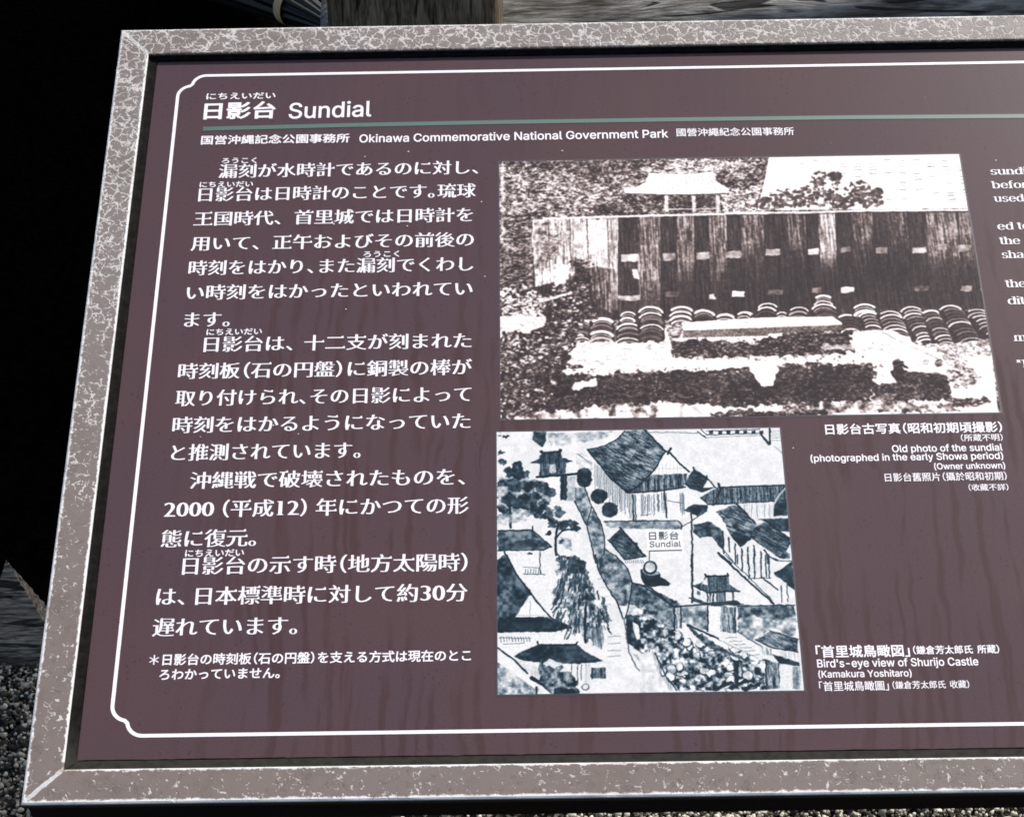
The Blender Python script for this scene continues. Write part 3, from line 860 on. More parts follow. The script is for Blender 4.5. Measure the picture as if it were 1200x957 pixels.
def mat_frame():
    k = NT('crackled_frame_paint', .6, .2)
    v = k.coord()
    s = k.sep(v)
    d = k.n('TexNoise'); k.put(d.inputs['Vector'], v); d.inputs['Scale'].default_value = 150; d.inputs['Detail'].default_value = 3
    dv = k.vscale(d.outputs['Color'], .0095)
    w = k.vadd(v, dv)
    # more of the pale undercoat shows towards the upper edge
    up = k.ramp(s[1], -.72, -.05)
    e1 = k.vor(w, 112, 'DISTANCE_TO_EDGE')
    e2 = k.vor(k.vadd(w, (3, 1, 0)), 230, 'DISTANCE_TO_EDGE')
    mk1 = k.noise(v, 95, 3, .65)
    mk2 = k.noise(k.vadd(v, (7, 2, 0)), 150, 3, .65)
    t1 = k.math('MULTIPLY', k.ramp(e1, k.ramp(up, 0, 1, .05, .095), .02), k.ramp(mk1, k.ramp(up, 0, 1, .60, .40), k.ramp(up, 0, 1, .66, .46)))
    t2 = k.math('MULTIPLY', k.ramp(e2, k.ramp(up, 0, 1, .09, .115), .03), k.ramp(mk2, k.ramp(up, 0, 1, .58, .52), k.ramp(up, 0, 1, .64, .58)))
    blot = k.ramp(k.noise(w, 240, 2, .5), k.ramp(up, 0, 1, .665, .67), k.ramp(up, 0, 1, .71, .73))
    pale = k.math('MAXIMUM', k.math('MAXIMUM', t1, t2), blot)
    # worn edges and mitre joints
    rag = k.math('MULTIPLY', k.math('SUBTRACT', k.noise(v, 200, 4, .75), .5), .0058)
    def dist(a, b):      # |a-b| with ragged edge
        return k.math('SUBTRACT', k.math('ABSOLUTE', k.math('SUBTRACT', a, b)), rag)
    rim = None
    for a, b, wd in ((s[0], 0.0, .0027), (s[1], 0.0, .0022), (s[1], -SH, .0032), (s[0], SW, .003)):
        r = k.ramp(dist(a, b), wd, wd * .6)
        rim = r if rim is None else k.math('MAXIMUM', rim, r)
    il = k.math('MULTIPLY', k.ramp(dist(s[0], FW), .0019, .0010), k.math('MULTIPLY', k.ramp(s[1], -SH + BOTW + .004, -SH + BOTW + .006), k.ramp(s[1], -TOPW, -TOPW - .002)))
    ib = k.math('MULTIPLY', k.ramp(dist(s[1], -SH + BOTW), .0019, .0012), k.ramp(s[0], FW, FW + .002))
    rim = k.math('MAXIMUM', rim, k.math('MAXIMUM', il, ib))
    m1 = k.ramp(dist(k.math('MULTIPLY', s[0], TOPW / FW), k.math('MULTIPLY', s[1], -1.0)), .0030, .0016)
    m1 = k.math('MULTIPLY', m1, k.ramp(s[0], FW + .001, FW - .001))
    m2 = k.ramp(dist(k.math('MULTIPLY', s[0], BOTW / FW), k.math('ADD', s[1], SH)), .0024, .0012)
    m2 = k.math('MULTIPLY', m2, k.math('MULTIPLY', k.ramp(s[0], FW + .001, FW - .001), k.ramp(s[1], -.3, -.5)))
    c1 = k.math('ADD', k.math('ABSOLUTE', s[0]), k.math('ABSOLUTE', k.math('ADD', s[1], SH)))
    corner = k.ramp(k.math('SUBTRACT', c1, k.math('MULTIPLY', rag, 1.6)), .0085, .0062)
    rim = k.math('MAXIMUM', rim, k.math('MULTIPLY', k.math('MAXIMUM', m1, m2), .8))
    fine = k.noise(v, 1300, 3, .7)
    grey = k.mix(k.ramp(up, 0, 1), (0.190, 0.155, 0.138, 1), (0.222, 0.192, 0.178, 1))
    grey = k.mix(k.ramp(fine, .3, .7, 0, .45), grey, (0.16, 0.132, 0.118, 1))
    # dark hairline splits, mostly across the lower bar
    hx = k.vor(k.vadd(k.coord(scale=(1, .35, 1)), dv), 420, 'DISTANCE_TO_EDGE')
    hair = k.math('MULTIPLY', k.ramp(hx, .06, .02), k.ramp(k.noise(v, 130, 3), .50, .66, 0, .55))
    hair = k.math('MULTIPLY', hair, k.ramp(up, .55, .2, .25, .8))
    col = k.mix(hair, grey, (0.07, 0.055, 0.048, 1))
    col = k.mix(pale, col, k.mix(fine, (0.60, 0.57, 0.54, 1), (0.50, 0.47, 0.43, 1)))
    col = k.mix(k.math('MAXIMUM', rim, corner), col, k.mix(fine, (0.78, 0.78, 0.78, 1), (0.64, 0.63, 0.60, 1)))
    gr = k.math('MULTIPLY', k.ramp(k.noise(v, 26, 4, .7), .48, .68), k.ramp(k.noise(v, 400, 2), .3, .6, .4, 1))
    col = k.mix(k.math('MULTIPLY', gr, .38), col, (0.11, 0.088, 0.068, 1))
    # rust by the inner lower corner and along the inner upper edge
    rd = k.math('SUBTRACT', k.math('ADD', k.math('ABSOLUTE', k.math('SUBTRACT', s[0], FW + .005)), k.math('MULTIPLY', k.math('ABSOLUTE', k.math('ADD', s[1], SH - BOTW)), 3.0)), k.math('MULTIPLY', rag, 3))
    rust = k.ramp(rd, .016, .004)
    re = k.math('MULTIPLY', k.ramp(s[0], FW, FW + .004), k.math('MULTIPLY', k.ramp(dist(s[1], -TOPW), .0016, .0006), k.ramp(mk1, .42, .55)))
    col = k.mix(k.math('MULTIPLY', k.math('MAXIMUM', rust, re), .55), col, (0.17, 0.095, 0.04, 1))
    # bare dull metal under the lip
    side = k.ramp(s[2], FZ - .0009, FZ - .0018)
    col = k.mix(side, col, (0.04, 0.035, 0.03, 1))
    k.color(col)
    h = k.math('ADD', k.math('MULTIPLY', pale, -.8), k.math('ADD', k.math('MULTIPLY', fine, .35), k.math('MULTIPLY', hair, -.8)))
    k.bump(h, .8, .0005)
    k.rough(k.ramp(pale, 0, 1, .42, .62))
    return k.m

def mat_gasket():
    k = NT('black_rubber_gasket', .7, .05)
    v = k.coord()
    n = k.noise(v, 180, 4)
    s = k.sep(v)
    col = k.mix(k.ramp(n, .35, .7), (0.005, 0.0045, 0.004, 1), (0.012, 0.010, 0.009, 1))
    sky_grey = k.math('MULTIPLY', k.ramp(s[1], -.60, -.632), k.ramp(n, .2, .6, .5, 1))  # reflected sky painted as grey on the lower gasket
    col = k.mix(k.math('MULTIPLY', sky_grey, .5), col, (0.055, 0.053, 0.044, 1))
    k.color(col)
    k.bump(n, .4, .0006)
    return k.m

def mat_picture(name, im):
    k = NT(name, .55, .08)
    t = k.n('TexImage')
    t.image = im
    t.interpolation = 'Cubic'
    k.t.links.new(k.tc.outputs['UV'], t.inputs[0])
    v = k.coord()
    g = k.n('Mix', data_type='RGBA', blend_type='MULTIPLY')
    g.inputs[0].default_value = 1.0
    k.put(g.inputs[6], t.outputs[0])
    k.put(g.inputs[7], k.mix(k.noise(v, 500, 3), (.93, .93, .93, 1), (.86, .855, .86, 1)))
    k.color(g.outputs[2])
    return k.m

def mat_wood(name, dark, light, axis='Z', scale=1.0, rough=.8, bump=.7):
    k = NT(name, rough, .25)
    st = {'Z': (46, 46, 6.0), 'X': (6.0, 46, 46)}[axis]
    st = tuple(x * scale for x in st)
    v = k.coord(scale=st)
    a = k.noise(v, 1, 8, .72, .9)
    b = k.noise(k.coord(scale=tuple(x * 4 for x in st)), 1, 3, .6)
    f = k.math('ADD', k.math('MULTIPLY', a, .65), k.math('MULTIPLY', b, .35))
    cr = k.ramp(k.noise(k.coord(scale=tuple(x * .8 for x in st), loc=(4, 2, 1)), 1, 2, .5, .8), .39, .34)
    col = k.mix(k.ramp(f, .35, .66), dark, light)
    big = k.noise(k.coord(), 7, 3)
    col = k.mix(k.ramp(big, .35, .7, 0, .5), col, dark)
    col = k.mix(k.math('MULTIPLY', cr, .85), col, (0.006, 0.005, 0.004, 1))
    k.color(col)
    k.bump(k.math('SUBTRACT', f, k.math('MULTIPLY', cr, .8)), bump, .006)
    return k.m

M = {
    'white': mat_print_white(),
    'panel': mat_panel(),
    'frame': mat_frame(),
    'gasket': mat_gasket(),
    'green': mat_plain('green_rule_print', (0.085, 0.148, 0.126, 1), .45, .4, .12, 300),
    'edge': mat_plain('panel_edge', (0.05, 0.035, 0.05, 1), .5, .4, .2, 200),
    'ink': mat_plain('grey_caption_print', (0.055, 0.065, 0.075, 1), .5, .3, .1, 300),
    'halo': mat_plain('caption_halo_print', (0.74, 0.74, 0.73, 1), .5, .3, .05, 300),
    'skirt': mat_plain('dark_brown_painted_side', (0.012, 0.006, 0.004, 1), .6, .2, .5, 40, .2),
    'leg': mat_plain('dark_painted_steel', (0.03, 0.024, 0.02, 1), .5, .4, .3, 30, .1),
}

# ------------------------------------------------------------------ the ground
def mat_ground(name, a, b, scale):
    k = NT(name, .95, .0)
    v = k.coord()
    n = k.vor(v, scale, out='Color')
    n2 = k.noise(v, scale * .5, 4)
    k.color(k.mix(k.ramp(k.sep(n)[0], .35, .9), a, b))
    k.bump(k.math('ADD', k.vor(v, scale), n2), 1.0, .004)
    return k.m

def structure(name, x0, x1, y0, y1, z, m):
    o = link(name, mesh(name, [(x0, y0, z), (x1, y0, z), (x1, y1, z), (x0, y1, z)], [(0, 1, 2, 3)]), m)
    o['kind'] = 'structure'
    return o

EDGE_Y = 0.150
structure('ground', -40, 40, -40, 60, -.02, mat_ground('shade_black_ground', (0.0016, 0.0014, 0.0012, 1), (0.003, 0.0026, 0.002, 1), 120))  # near-black colour paints in the deep shade behind the sign
structure('gravel_bed', -3, 4, -3, EDGE_Y, -.004, mat_ground('gravel_underlay', (0.006, 0.006, 0.005, 1), (0.16, 0.15, 0.12, 1), 190))

def pebbles():
    base = bmesh.new()
    bmesh.ops.create_icosphere(base, subdivisions=1, radius=1)
    bv = np.array([v.co[:] for v in base.verts])
    bf = np.array([[v.index for v in f.verts] for f in base.faces])
    base.free()
    r = np.random.default_rng(5)
    pos = []
    for x0, x1, y0, y1, dens in ((-.50, .02, -.30, EDGE_Y, 100000), (.36, 1.02, -.22, .03, 90000), (.02, .36, -.2, .0, 18000), (-1.2, -.50, -.6, EDGE_Y, 6000)):
        n = int((x1 - x0) * (y1 - y0) * dens)
        pos.append(np.column_stack([r.uniform(x0, x1, n), r.uniform(y0, y1, n)]))
    pos = np.vstack(pos)
    n = len(pos)
    rad = np.clip(r.lognormal(math.log(.0020), .36, n), .0010, .0055)
    sc3 = rad[:, None] * r.uniform(.65, 1.35, (n, 3)) * np.array([1, 1, .75])
    q = r.normal(size=(n, 4)); q /= np.linalg.norm(q, axis=1)[:, None]
    a, b, c, d = q.T
    R = np.array([[1 - 2 * (c * c + d * d), 2 * (b * c - a * d), 2 * (b * d + a * c)],
                  [2 * (b * c + a * d), 1 - 2 * (b * b + d * d), 2 * (c * d - a * b)],
                  [2 * (b * d - a * c), 2 * (c * d + a * b), 1 - 2 * (b * b + c * c)]]).transpose(2, 0, 1)
    loc = bv[None] * sc3[:, None, :] * r.uniform(.8, 1.2, (n, len(bv), 1))
    P = np.einsum('nij,nkj->nki', R, loc)
    z = r.uniform(-.003, .0035, n)
    P += np.column_stack([pos, z])[:, None, :]
    F = bf[None] + (np.arange(n) * len(bv))[:, None, None]
    me = bpy.data.meshes.new('gravel')
    P = P.reshape(-1, 3); F = F.reshape(-1, 3)
    me.vertices.add(len(P)); me.vertices.foreach_set('co', P.ravel())
    me.loops.add(F.size); me.loops.foreach_set('vertex_index', F.ravel().astype(np.int32))
    me.polygons.add(len(F)); me.polygons.foreach_set('loop_start', (np.arange(len(F)) * 3).astype(np.int32))
    me.update()
    k = NT('gravel_stone', .8, .25)
    g = k.n('NewGeometry')
    rp = k.n('ValToRGB')
    k.put(rp.inputs[0], g.outputs['Random Per Island'])
    el = rp.color_ramp.elements
    el[0].position = 0; el[0].color = (0.010, 0.009, 0.008, 1)
    el[1].position = 1; el[1].color = (0.82, 0.78, 0.66, 1)
    for p_, c_ in ((.34, (0.03, 0.027, 0.022, 1)), (.5, (0.30, 0.265, 0.20, 1)), (.74, (0.60, 0.56, 0.45, 1))):
        e_ = el.new(p_); e_.color = c_
    col = k.mix(k.noise(k.coord(), 600, 3), rp.outputs[0], (0.12, 0.11, 0.09, 1))
    k.color(k.mix(.7, col, rp.outputs[0]))
    k.bump(k.noise(k.coord(), 900, 3), .4, .001)
    o = link('gravel', me, k.m)
    o['kind'] = 'stuff'
    o['label'] = 'loose dark and beige gravel on the ground around the sign'
pebbles()

# ------------------------------------------------------------------ the sign
sign = empty('information_sign', 'large plum-coloured Japanese and English information panel about the sundial, in a crackle-painted grey frame', 'sign', PANEL)

def part(name, me, mat, parent=None, smooth=False):
    o = bpy.data.objects.new(name, me)
    C.objects.link(o)
    if mat:
        me.materials.append(mat)
    o.parent = parent or sign
    return o

def frame_bar(side):
    """mitred bar: the section runs outwards-inwards, the bar's ends are cut on the corner diagonals"""
    wl = {'left': FW, 'right': FW, 'top': TOPW, 'bottom': BOTW}[side]
    sec = [(.0004, FZ - .0062), (0, FZ - .0056), (0, FZ - .0016), (.0004, FZ - .0006), (.0014, FZ), (wl - .0010, FZ), (wl - .0003, FZ - .0004), (wl, FZ - .0012), (wl, -.002)]
    n = 90 if side in ('top', 'bottom') else 50
    V, F = [], []
    for i in range(n + 1):
        t = i / n
        for k_, (d, z) in enumerate(sec):
            f = d / wl
            if side in ('top', 'bottom'):
                x = (FW * f) * (1 - t) + (SW - FW * f) * t
                y = -d if side == 'top' else -SH + d
            else:
                y = (-TOPW * f) * (1 - t) + (-SH + BOTW * f) * t
                x = d if side == 'left' else SW - d
            j = 0
            if k_ in (4, 5):
                j = .00008 * math.sin(i * 1.7 + k_) + rng.uniform(-.00006, .00006)
            V.append((x, y, z + j))
    m = len(sec)
    for i in range(n):
        for k_ in range(m - 1):
            a, b = i * m + k_, i * m + k_ + 1
            q = (a, b, b + m, a + m)
            F.append(q if side in ('top', 'right') else q[::-1])
    me = mesh('frame_bar', V, F)
    bm = bmesh.new(); bm.from_mesh(me); bmesh.ops.recalc_face_normals(bm, faces=bm.faces[:])
    if sum(f.normal.z for f in bm.faces) < 0:
        bmesh.ops.reverse_faces(bm, faces=bm.faces[:])
    bm.to_mesh(me); bm.free()
    return part('frame_bar', me, M['frame'])
for sd in ('top', 'bottom', 'left', 'right'):
    frame_bar(sd)

# dark side skirt under the lip, and the tray that closes the underside
def skirt(x0, x1, y0, y1):
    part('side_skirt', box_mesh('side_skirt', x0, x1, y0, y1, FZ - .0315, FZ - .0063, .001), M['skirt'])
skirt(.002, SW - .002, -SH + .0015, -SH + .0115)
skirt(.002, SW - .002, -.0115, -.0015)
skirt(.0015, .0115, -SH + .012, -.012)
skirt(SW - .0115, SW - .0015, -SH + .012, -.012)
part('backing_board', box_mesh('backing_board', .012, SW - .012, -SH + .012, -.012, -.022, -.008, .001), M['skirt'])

# printed panel with slightly chipped edge, and the rubber gasket round it
PR = SW - PL
def panel_board():
    n = 240
    V = []
    top = [(PL + (PR - PL) * i / n, PT + (rng.uniform(-.0004, .0003) if rng.random() < .25 else 0)) for i in range(n + 1)]
    bot = [(PL + (PR - PL) * i / n, PB + (rng.uniform(-.0004, .0003) if rng.random() < .25 else 0)) for i in range(n + 1)]
    for x, y in top:
        V.append((x, y, 0))
    for x, y in bot:
        V.append((x, y, 0))
    for x, y in top:
        V.append((x, y, -.006))
    for x, y in bot:
        V.append((x, y, -.006))
    m = n + 1
    F = []
    for i in range(n):
        F.append((i + m, i + m + 1, i + 1, i))
        F.append((i + 2 * m, i, i + 1, i + 1 + 2 * m))
        F.append((i + m, i + 3 * m, i + 3 * m + 1, i + m + 1))
    F.append((0, 2 * m, 3 * m, m))
    F.append((n, n + m, n + 3 * m, n + 2 * m))
    return part('printed_panel', mesh('printed_panel', V, F), M['panel'])
board = panel_board()

def gasket(side):
    i0x, i0y0, i0y1 = FW, -TOPW, -SH + BOTW
    sec = {'top': [(-TOPW, .0035), (-TOPW - .0012, .0022), (PT + .0006, .0016), (PT - .0001, -.001)],
           'bottom': [(i0y1, .0032), (i0y1 + .0025, .0010), (PB - .0012, .0004), (PB + .0001, -.0016)],
           'left': [(FW, .0036), (FW + .0022, .0016), (PL - .0010, .0012), (PL + .0001, -.001)],
           'right': [(SW - FW, .0036), (SW - FW - .0022, .0016), (PR + .0010, .0012), (PR - .0001, -.001)]}[side]
    n = 60
    V, F = [], []
    for i in range(n + 1):
        t = i / n
        for k_, (p, z) in enumerate(sec):
            q = k_ / (len(sec) - 1)
            zz = z + (rng.uniform(-.00006, .00006) if k_ in (1, 2) else 0)
            if side in ('top', 'bottom'):
                xa, xb = FW + (PL - FW) * q, SW - FW - (PL - FW) * q
                V.append((xa + (xb - xa) * t, p, zz))
            else:
                ya, yb = i0y0 + (PT - i0y0) * q, i0y1 + (PB - i0y1) * q
                V.append((p, ya + (yb - ya) * t, zz))
    m = len(sec)
    for i in range(n):
        for k_ in range(m - 1):
            a = i * m + k_
            F.append((a, a + 1, a + 1 + m, a + m))
    me = mesh('gasket', V, F)
    bm = bmesh.new(); bm.from_mesh(me)
    for f in bm.faces:
        f.normal_update()
        if f.normal.z < 0:
            f.normal_flip()
    bm.to_mesh(me); bm.free()
    part('gasket', me, M['gasket'])
for sd in ('top', 'bottom', 'left', 'right'):
    gasket(sd)

# supporting legs
for x in (.17, 1.11):
    lg = bpy.data.objects.new('leg', box_mesh('leg', -.035, .035, -.035, .035, 0, .69, .006))
    C.objects.link(lg)
    lg.data.materials.append(M['leg'])
    lg.parent = sign
    lg.matrix_parent_inverse = PANEL.inverted()
    lg.location = (x, -.31, 0)

# ------------------------------------------------------------------ flat print: lines, pictures
ZP = .00025
def strip(name, pts, wd, mat, z=ZP, closed=False, parent=None):
    n = len(pts)
    V, F = [], []
    for i, p in enumerate(pts):
        a = pts[i - 1] if (i or closed) else p
        b = pts[(i + 1) % n] if (i < n - 1 or closed) else p
        d1 = Vector((p[0] - a[0], p[1] - a[1])); d2 = Vector((b[0] - p[0], b[1] - p[1]))
        d1 = d1.normalized() if d1.length > 1e-9 else d2.normalized()
        d2 = d2.normalized() if d2.length > 1e-9 else d1
        t = (d1 + d2)
        t = t.normalized() if t.length > 1e-6 else d2
        nn = Vector((-t.y, t.x))
        w = wd / 2 / max(.5, nn.dot(Vector((-d1.y, d1.x))))
        V += [(p[0] + nn.x * w, p[1] + nn.y * w, z), (p[0] - nn.x * w, p[1] - nn.y * w, z)]
    for i in range(n if closed else n - 1):
        a, b = 2 * i, 2 * ((i + 1) % n)
        F.append((a, a + 1, b + 1, b))
    return part(name, mesh(name, V, F), mat, parent)

def border():
    s1 = .0107
    pts = []
    def arc(cx, cy, a0, a1):
        for i in range(11):
            a = math.radians(a0 + (a1 - a0) * i / 10)
            pts.append((cx + s1 * math.cos(a), cy + s1 * math.sin(a)))
    R_ = SW - BL
    arc(BL + s1, BT - 2 * s1, 180, 100); arc(BL + 2 * s1, BT - s1, 170, 90)
    arc(R_ - 2 * s1, BT - s1, 90, 10); arc(R_ - s1, BT - 2 * s1, 80, 0)
    arc(R_ - s1, BB + 2 * s1, 0, -80); arc(R_ - 2 * s1, BB + s1, -10, -90)
    arc(BL + 2 * s1, BB + s1, -90, -170); arc(BL + s1, BB + 2 * s1, -100, -180)
    strip('border_line', pts, .0025, M['white'], closed=True)
border()
strip('green_rule', [(.0728, -.1008), (.1868, -.0994), (.3010, -.0989), (.4400, -.0991), (.5804, -.0998), (.7128, -.1014), (SW - .0728, -.1014)], .0040, M['green'])

def picture(name, rect, im):
    u0, u1, v0, v1 = rect
    e = .0012
    part('picture_edge', mesh('picture_edge', [(u0 - e, v0 - e, ZP * .6), (u1 + e, v0 - e, ZP * .6), (u1 + e, v1 + e, ZP * .6), (u0 - e, v1 + e, ZP * .6)], [(0, 1, 2, 3)]), M['edge'])
    me = mesh(name, [(u0, v0, ZP * 1.3), (u1, v0, ZP * 1.3), (u1, v1, ZP * 1.3), (u0, v1, ZP * 1.3)], [(0, 1, 2, 3)])
    uv = me.uv_layers.new(name='UVMap')
    for i, c in enumerate(((0, 0), (1, 0), (1, 1), (0, 1))):
        uv.data[i].uv = c
    return part(name, me, mat_picture(name, im))
picture('old_photo', PHOTO, paint_photo())
drawing = picture('castle_drawing', DRAW, paint_drawing())
strip('leader_line', [(.4043, -.4889), (.4047, -.4814), (.4267, -.4811)], .0007, M['ink'], ZP * 2)

# ------------------------------------------------------------------ lettering
_cache = {}
FONT = None
try:                                        # the sans-serif that ships inside Blender
    FONT = bpy.data.fonts.load(bpy.utils.resource_path('LOCAL') + '/datafiles/fonts/Inter.woff2')
except Exception:
    pass

def outline(s, font=None):
    """contours of a string at size 1 as numpy loops"""
    if s in _cache:
        return _cache[s]
    cu = bpy.data.curves.new('glyph', 'FONT')
    cu.body = s
    if font:
        cu.font = font
    cu.size = 1
    cu.fill_mode = 'NONE'
    cu.resolution_u = 3
    ob = bpy.data.objects.new('glyph', cu)
    C.objects.link(ob)
    me = ob.evaluated_get(bpy.context.evaluated_depsgraph_get()).to_mesh()
    nxt = {}
    for e in me.edges:
        a, b = e.vertices
        nxt.setdefault(a, []).append(b); nxt.setdefault(b, []).append(a)
    co = [(v.co.x, v.co.y) for v in me.vertices]
    seen, loops = set(), []
    for st in range(len(co)):
        if st in seen or st not in nxt:
            continue
        lp, prev, cur = [st], None, st
        seen.add(st)
        nb = [x for x in nxt[st]]
        cur = st + 1 if st + 1 in nb else nb[0]
        prev = st
        while cur != st and cur not in seen:
            lp.append(cur); seen.add(cur)
            c2 = [x for x in nxt[cur] if x != prev]
            prev, cur = cur, (c2[0] if c2 else st)
        pts = np.array([co[i] for i in lp])
        keep = np.hypot(*(pts - np.roll(pts, 1, 0)).T) > 1e-5
        pts = pts[keep]
        if len(pts) > 2:
            loops.append(pts)
    bpy.data.objects.remove(ob)
    bpy.data.curves.remove(cu)
    _cache[s] = loops
    return loops

def area(p):
    x, y = p.T
    return .5 * np.sum(x * np.roll(y, -1) - np.roll(x, -1) * y)

def fatten(loops, a, b, uroko=False, serif=0.0):
    """widen strokes by a across and b up-and-down; add the triangular ends of mincho strokes or slab serifs"""
    if not loops:
        return []
    sg = np.sign(area(max(loops, key=lambda p: abs(area(p)))))
    out = []
    for p in loops:
        d = np.roll(p, -1, 0) - p
        L = np.hypot(*d.T)
        nrm = np.column_stack([d[:, 1], -d[:, 0]]) / L[:, None] * sg     # outward normal of edge i -> i+1
        n = len(p)
        def pick(u, v):
            s = u + v
            return np.where(u * v < 0, s, np.where(np.abs(u) > np.abs(v), u, v))
        sx = pick(nrm[:, 0], np.roll(nrm[:, 0], 1)); sy = pick(nrm[:, 1], np.roll(nrm[:, 1], 1))
        q = p + np.column_stack([sx * a, sy * b])
        ins = {}
        for i in range(n):
            j, h, g = (i + 1) % n, (i - 1) % n, (i + 2) % n
            if uroko and nrm[i, 0] > .97 and .045 < L[i] < .10 and abs(nrm[h, 1]) > .95 and abs(nrm[j, 1]) > .95 and L[h] > .12 and L[j] > .12:
                up = i if p[i, 1] > p[j, 1] else j
                x, y = q[up]
                tri = [(x - .125, y), (x - .04, y + .085)]
                # keep the loop's direction: the triangle sits on the top edge's side of the vertex
                ins[up] = ('before' if up == i else 'after', tri if up == i else tri[::-1])
            if serif and abs(nrm[i, 1]) > .97 and .05 < L[i] < .16 and abs(nrm[h, 0]) > .93 and abs(nrm[j, 0]) > .93 and L[h] > .14 and L[j] > .14:
                s = 1 if nrm[i, 1] > 0 else -1
                t_ = .035 * s
                (xi, yi), (xj, yj) = q[i], q[j]
                di = 1 if xj > xi else -1
                wi = wj = serif
                if s > 0:                                # tops carry a serif to the left only
                    if di > 0: wj = 0.004
                    else: wi = 0.004
                ins[i] = ('replace', [(xi, yi - t_), (xi - di * wi, yi - t_ * .9), (xi - di * wi, yi)])
                ins[j] = ('replace', [(xj + di * wj, yj), (xj + di * wj, yj - t_ * .9), (xj, yj - t_)])
        pts = []
        for i in range(n):
            kind, add = ins.get(i, (None, None))
            if kind == 'before':
                pts += add + [tuple(q[i])]
            elif kind == 'after':
                pts += [tuple(q[i])] + add
            elif kind == 'replace':
                pts += add
            else:
                pts.append(tuple(q[i]))
        out.append(np.array(pts))
    return out

STYLE = {   # a, b, uroko, serif
    'm': (.024, -.0110, True, 0), 'g': (.010, .006, False, 0), 'f': (.020, .014, False, 0), 'h': (.020, .016, False, 0),
    't': (.030, .020, False, 0), 'd': (.004, .004, False, 0), 'L': (.012, .010, False, 0), 'LM': (.022, .016, False, 0), 'T': (.010, .006, False, 0), 'S': (.016, -.014, False, .06), 'D': (.0, .0, False, 0)}
WIDTHS = set('、。（）')
LEFT_HALF, RIGHT_HALF = set('、。）」'), set('（「')

def fill(loops):
    """triangulate contours that may touch or cross, keeping what has the winding of ink"""
    if not loops:
        return np.zeros((0, 2)), []
    sg = np.sign(area(max(loops, key=lambda p: abs(area(p)))))
    vs, es = [], []
    for p in loops:
        o = len(vs)
        n = len(p)
        vs += [Vector((float(x), float(y))) for x, y in p]
        es += [(o + i, o + (i + 1) % n) for i in range(n)]
    ov, oe, of, *_ = delaunay_2d_cdt(vs, es, [], 0, 1e-5)
    V = np.array([(v.x, v.y) for v in ov])
    T = np.array([f for f in of if len(f) == 3])
    c = V[T].mean(1)
    wn = np.zeros(len(T), int)
    for p in loops:
        ax, ay = p.T
        bx, by = np.roll(p, -1, 0).T
        X, Y = c[:, :1], c[:, 1:]
        cr = (bx - ax) * (Y - ay) - (X - ax) * (by - ay)
        wn += ((ay <= Y) & (by > Y) & (cr > 0)).sum(1) - ((ay > Y) & (by <= Y) & (cr < 0)).sum(1)
    return V, T[wn * sg > 0].tolist()

_filled = {}
def glyph(ch, st):
    if (ch, st) not in _filled:
        a, b, ur, sf = STYLE[st]
        if ch.isdigit():
            L = [p * (1.14, 1.12) + (0, -.02) for p in fatten(outline(ch), .026, -.020, False, .06 if ch == '1' else 0)]
        else:
            L = fatten(outline(ch), a, b, ur, sf)
        _filled[(ch, st)] = fill(L)
    return _filled[(ch, st)]

CAPH = max(p[:, 1].max() for p in outline('H', FONT))

def set_text(name, pieces, u0, v0, u1, v1, ysc, mat, z):
    """pieces: (verts, tris) in em units, laid on the line from (u0, v0) to (u1, v1)"""
    x0 = min(p[:, 0].min() for p, t in pieces)
    x1 = max(p[:, 0].max() for p, t in pieces)
    V, F, o = [], [], 0
    for p, t in pieces:
        q = (p[:, 0] - x0) / (x1 - x0)
        V += np.column_stack([u0 + (u1 - u0) * q, v0 + (v1 - v0) * q + p[:, 1] * ysc, np.full(len(p), z)]).tolist()
        F += [(a + o, b + o, c + o) for a, b, c in t]
        o += len(p)
    return part(name, mesh(name, V, F), mat)

def cjk(text, st, u0, vc0, u1, vc1, em, wp=None, mat=None, z=ZP, name='text_line'):
    cells = []
    for ch in text:
        if ch.isdigit():
            cells.append([ch, .58])
        elif ch == ' ':
            cells.append([ch, .45])
        else:
            cells.append([ch, None if (ch in LEFT_HALF or ch in RIGHT_HALF) else 1.0])
    full = sum(c[1] for c in cells if c[1])
    npn = sum(1 for c in cells if c[1] is None)
    w = min(1.0, max(.5, ((u1 - u0) / em + .06 - full) / npn)) if npn else 1
    x, pcs = 0.0, []
    for ch, cw in cells:
        cw = w if cw is None else cw
        if ch != ' ':
            V, T = glyph(ch, st)
            off = 0
            if ch.isdigit():
                off = (cw - V[:, 0].max() - V[:, 0].min()) / 2
            elif ch in RIGHT_HALF:
                off = -(1 - cw)
            pcs.append((V + (x + off, -.38), T))
        x += cw
    return set_text(name, pcs, u0, vc0, u1, vc1, em, mat or M['white'], z)

def latin(text, st, u0, v0, u1, v1, cap, mat=None, z=ZP, name='text_line'):
    a, b, ur, sf = STYLE[st]
    return set_text(name, [fill(fatten(outline(text, FONT), a, b, ur, sf))], u0, v0, u1, v1, cap / CAPH, mat or M['white'], z)

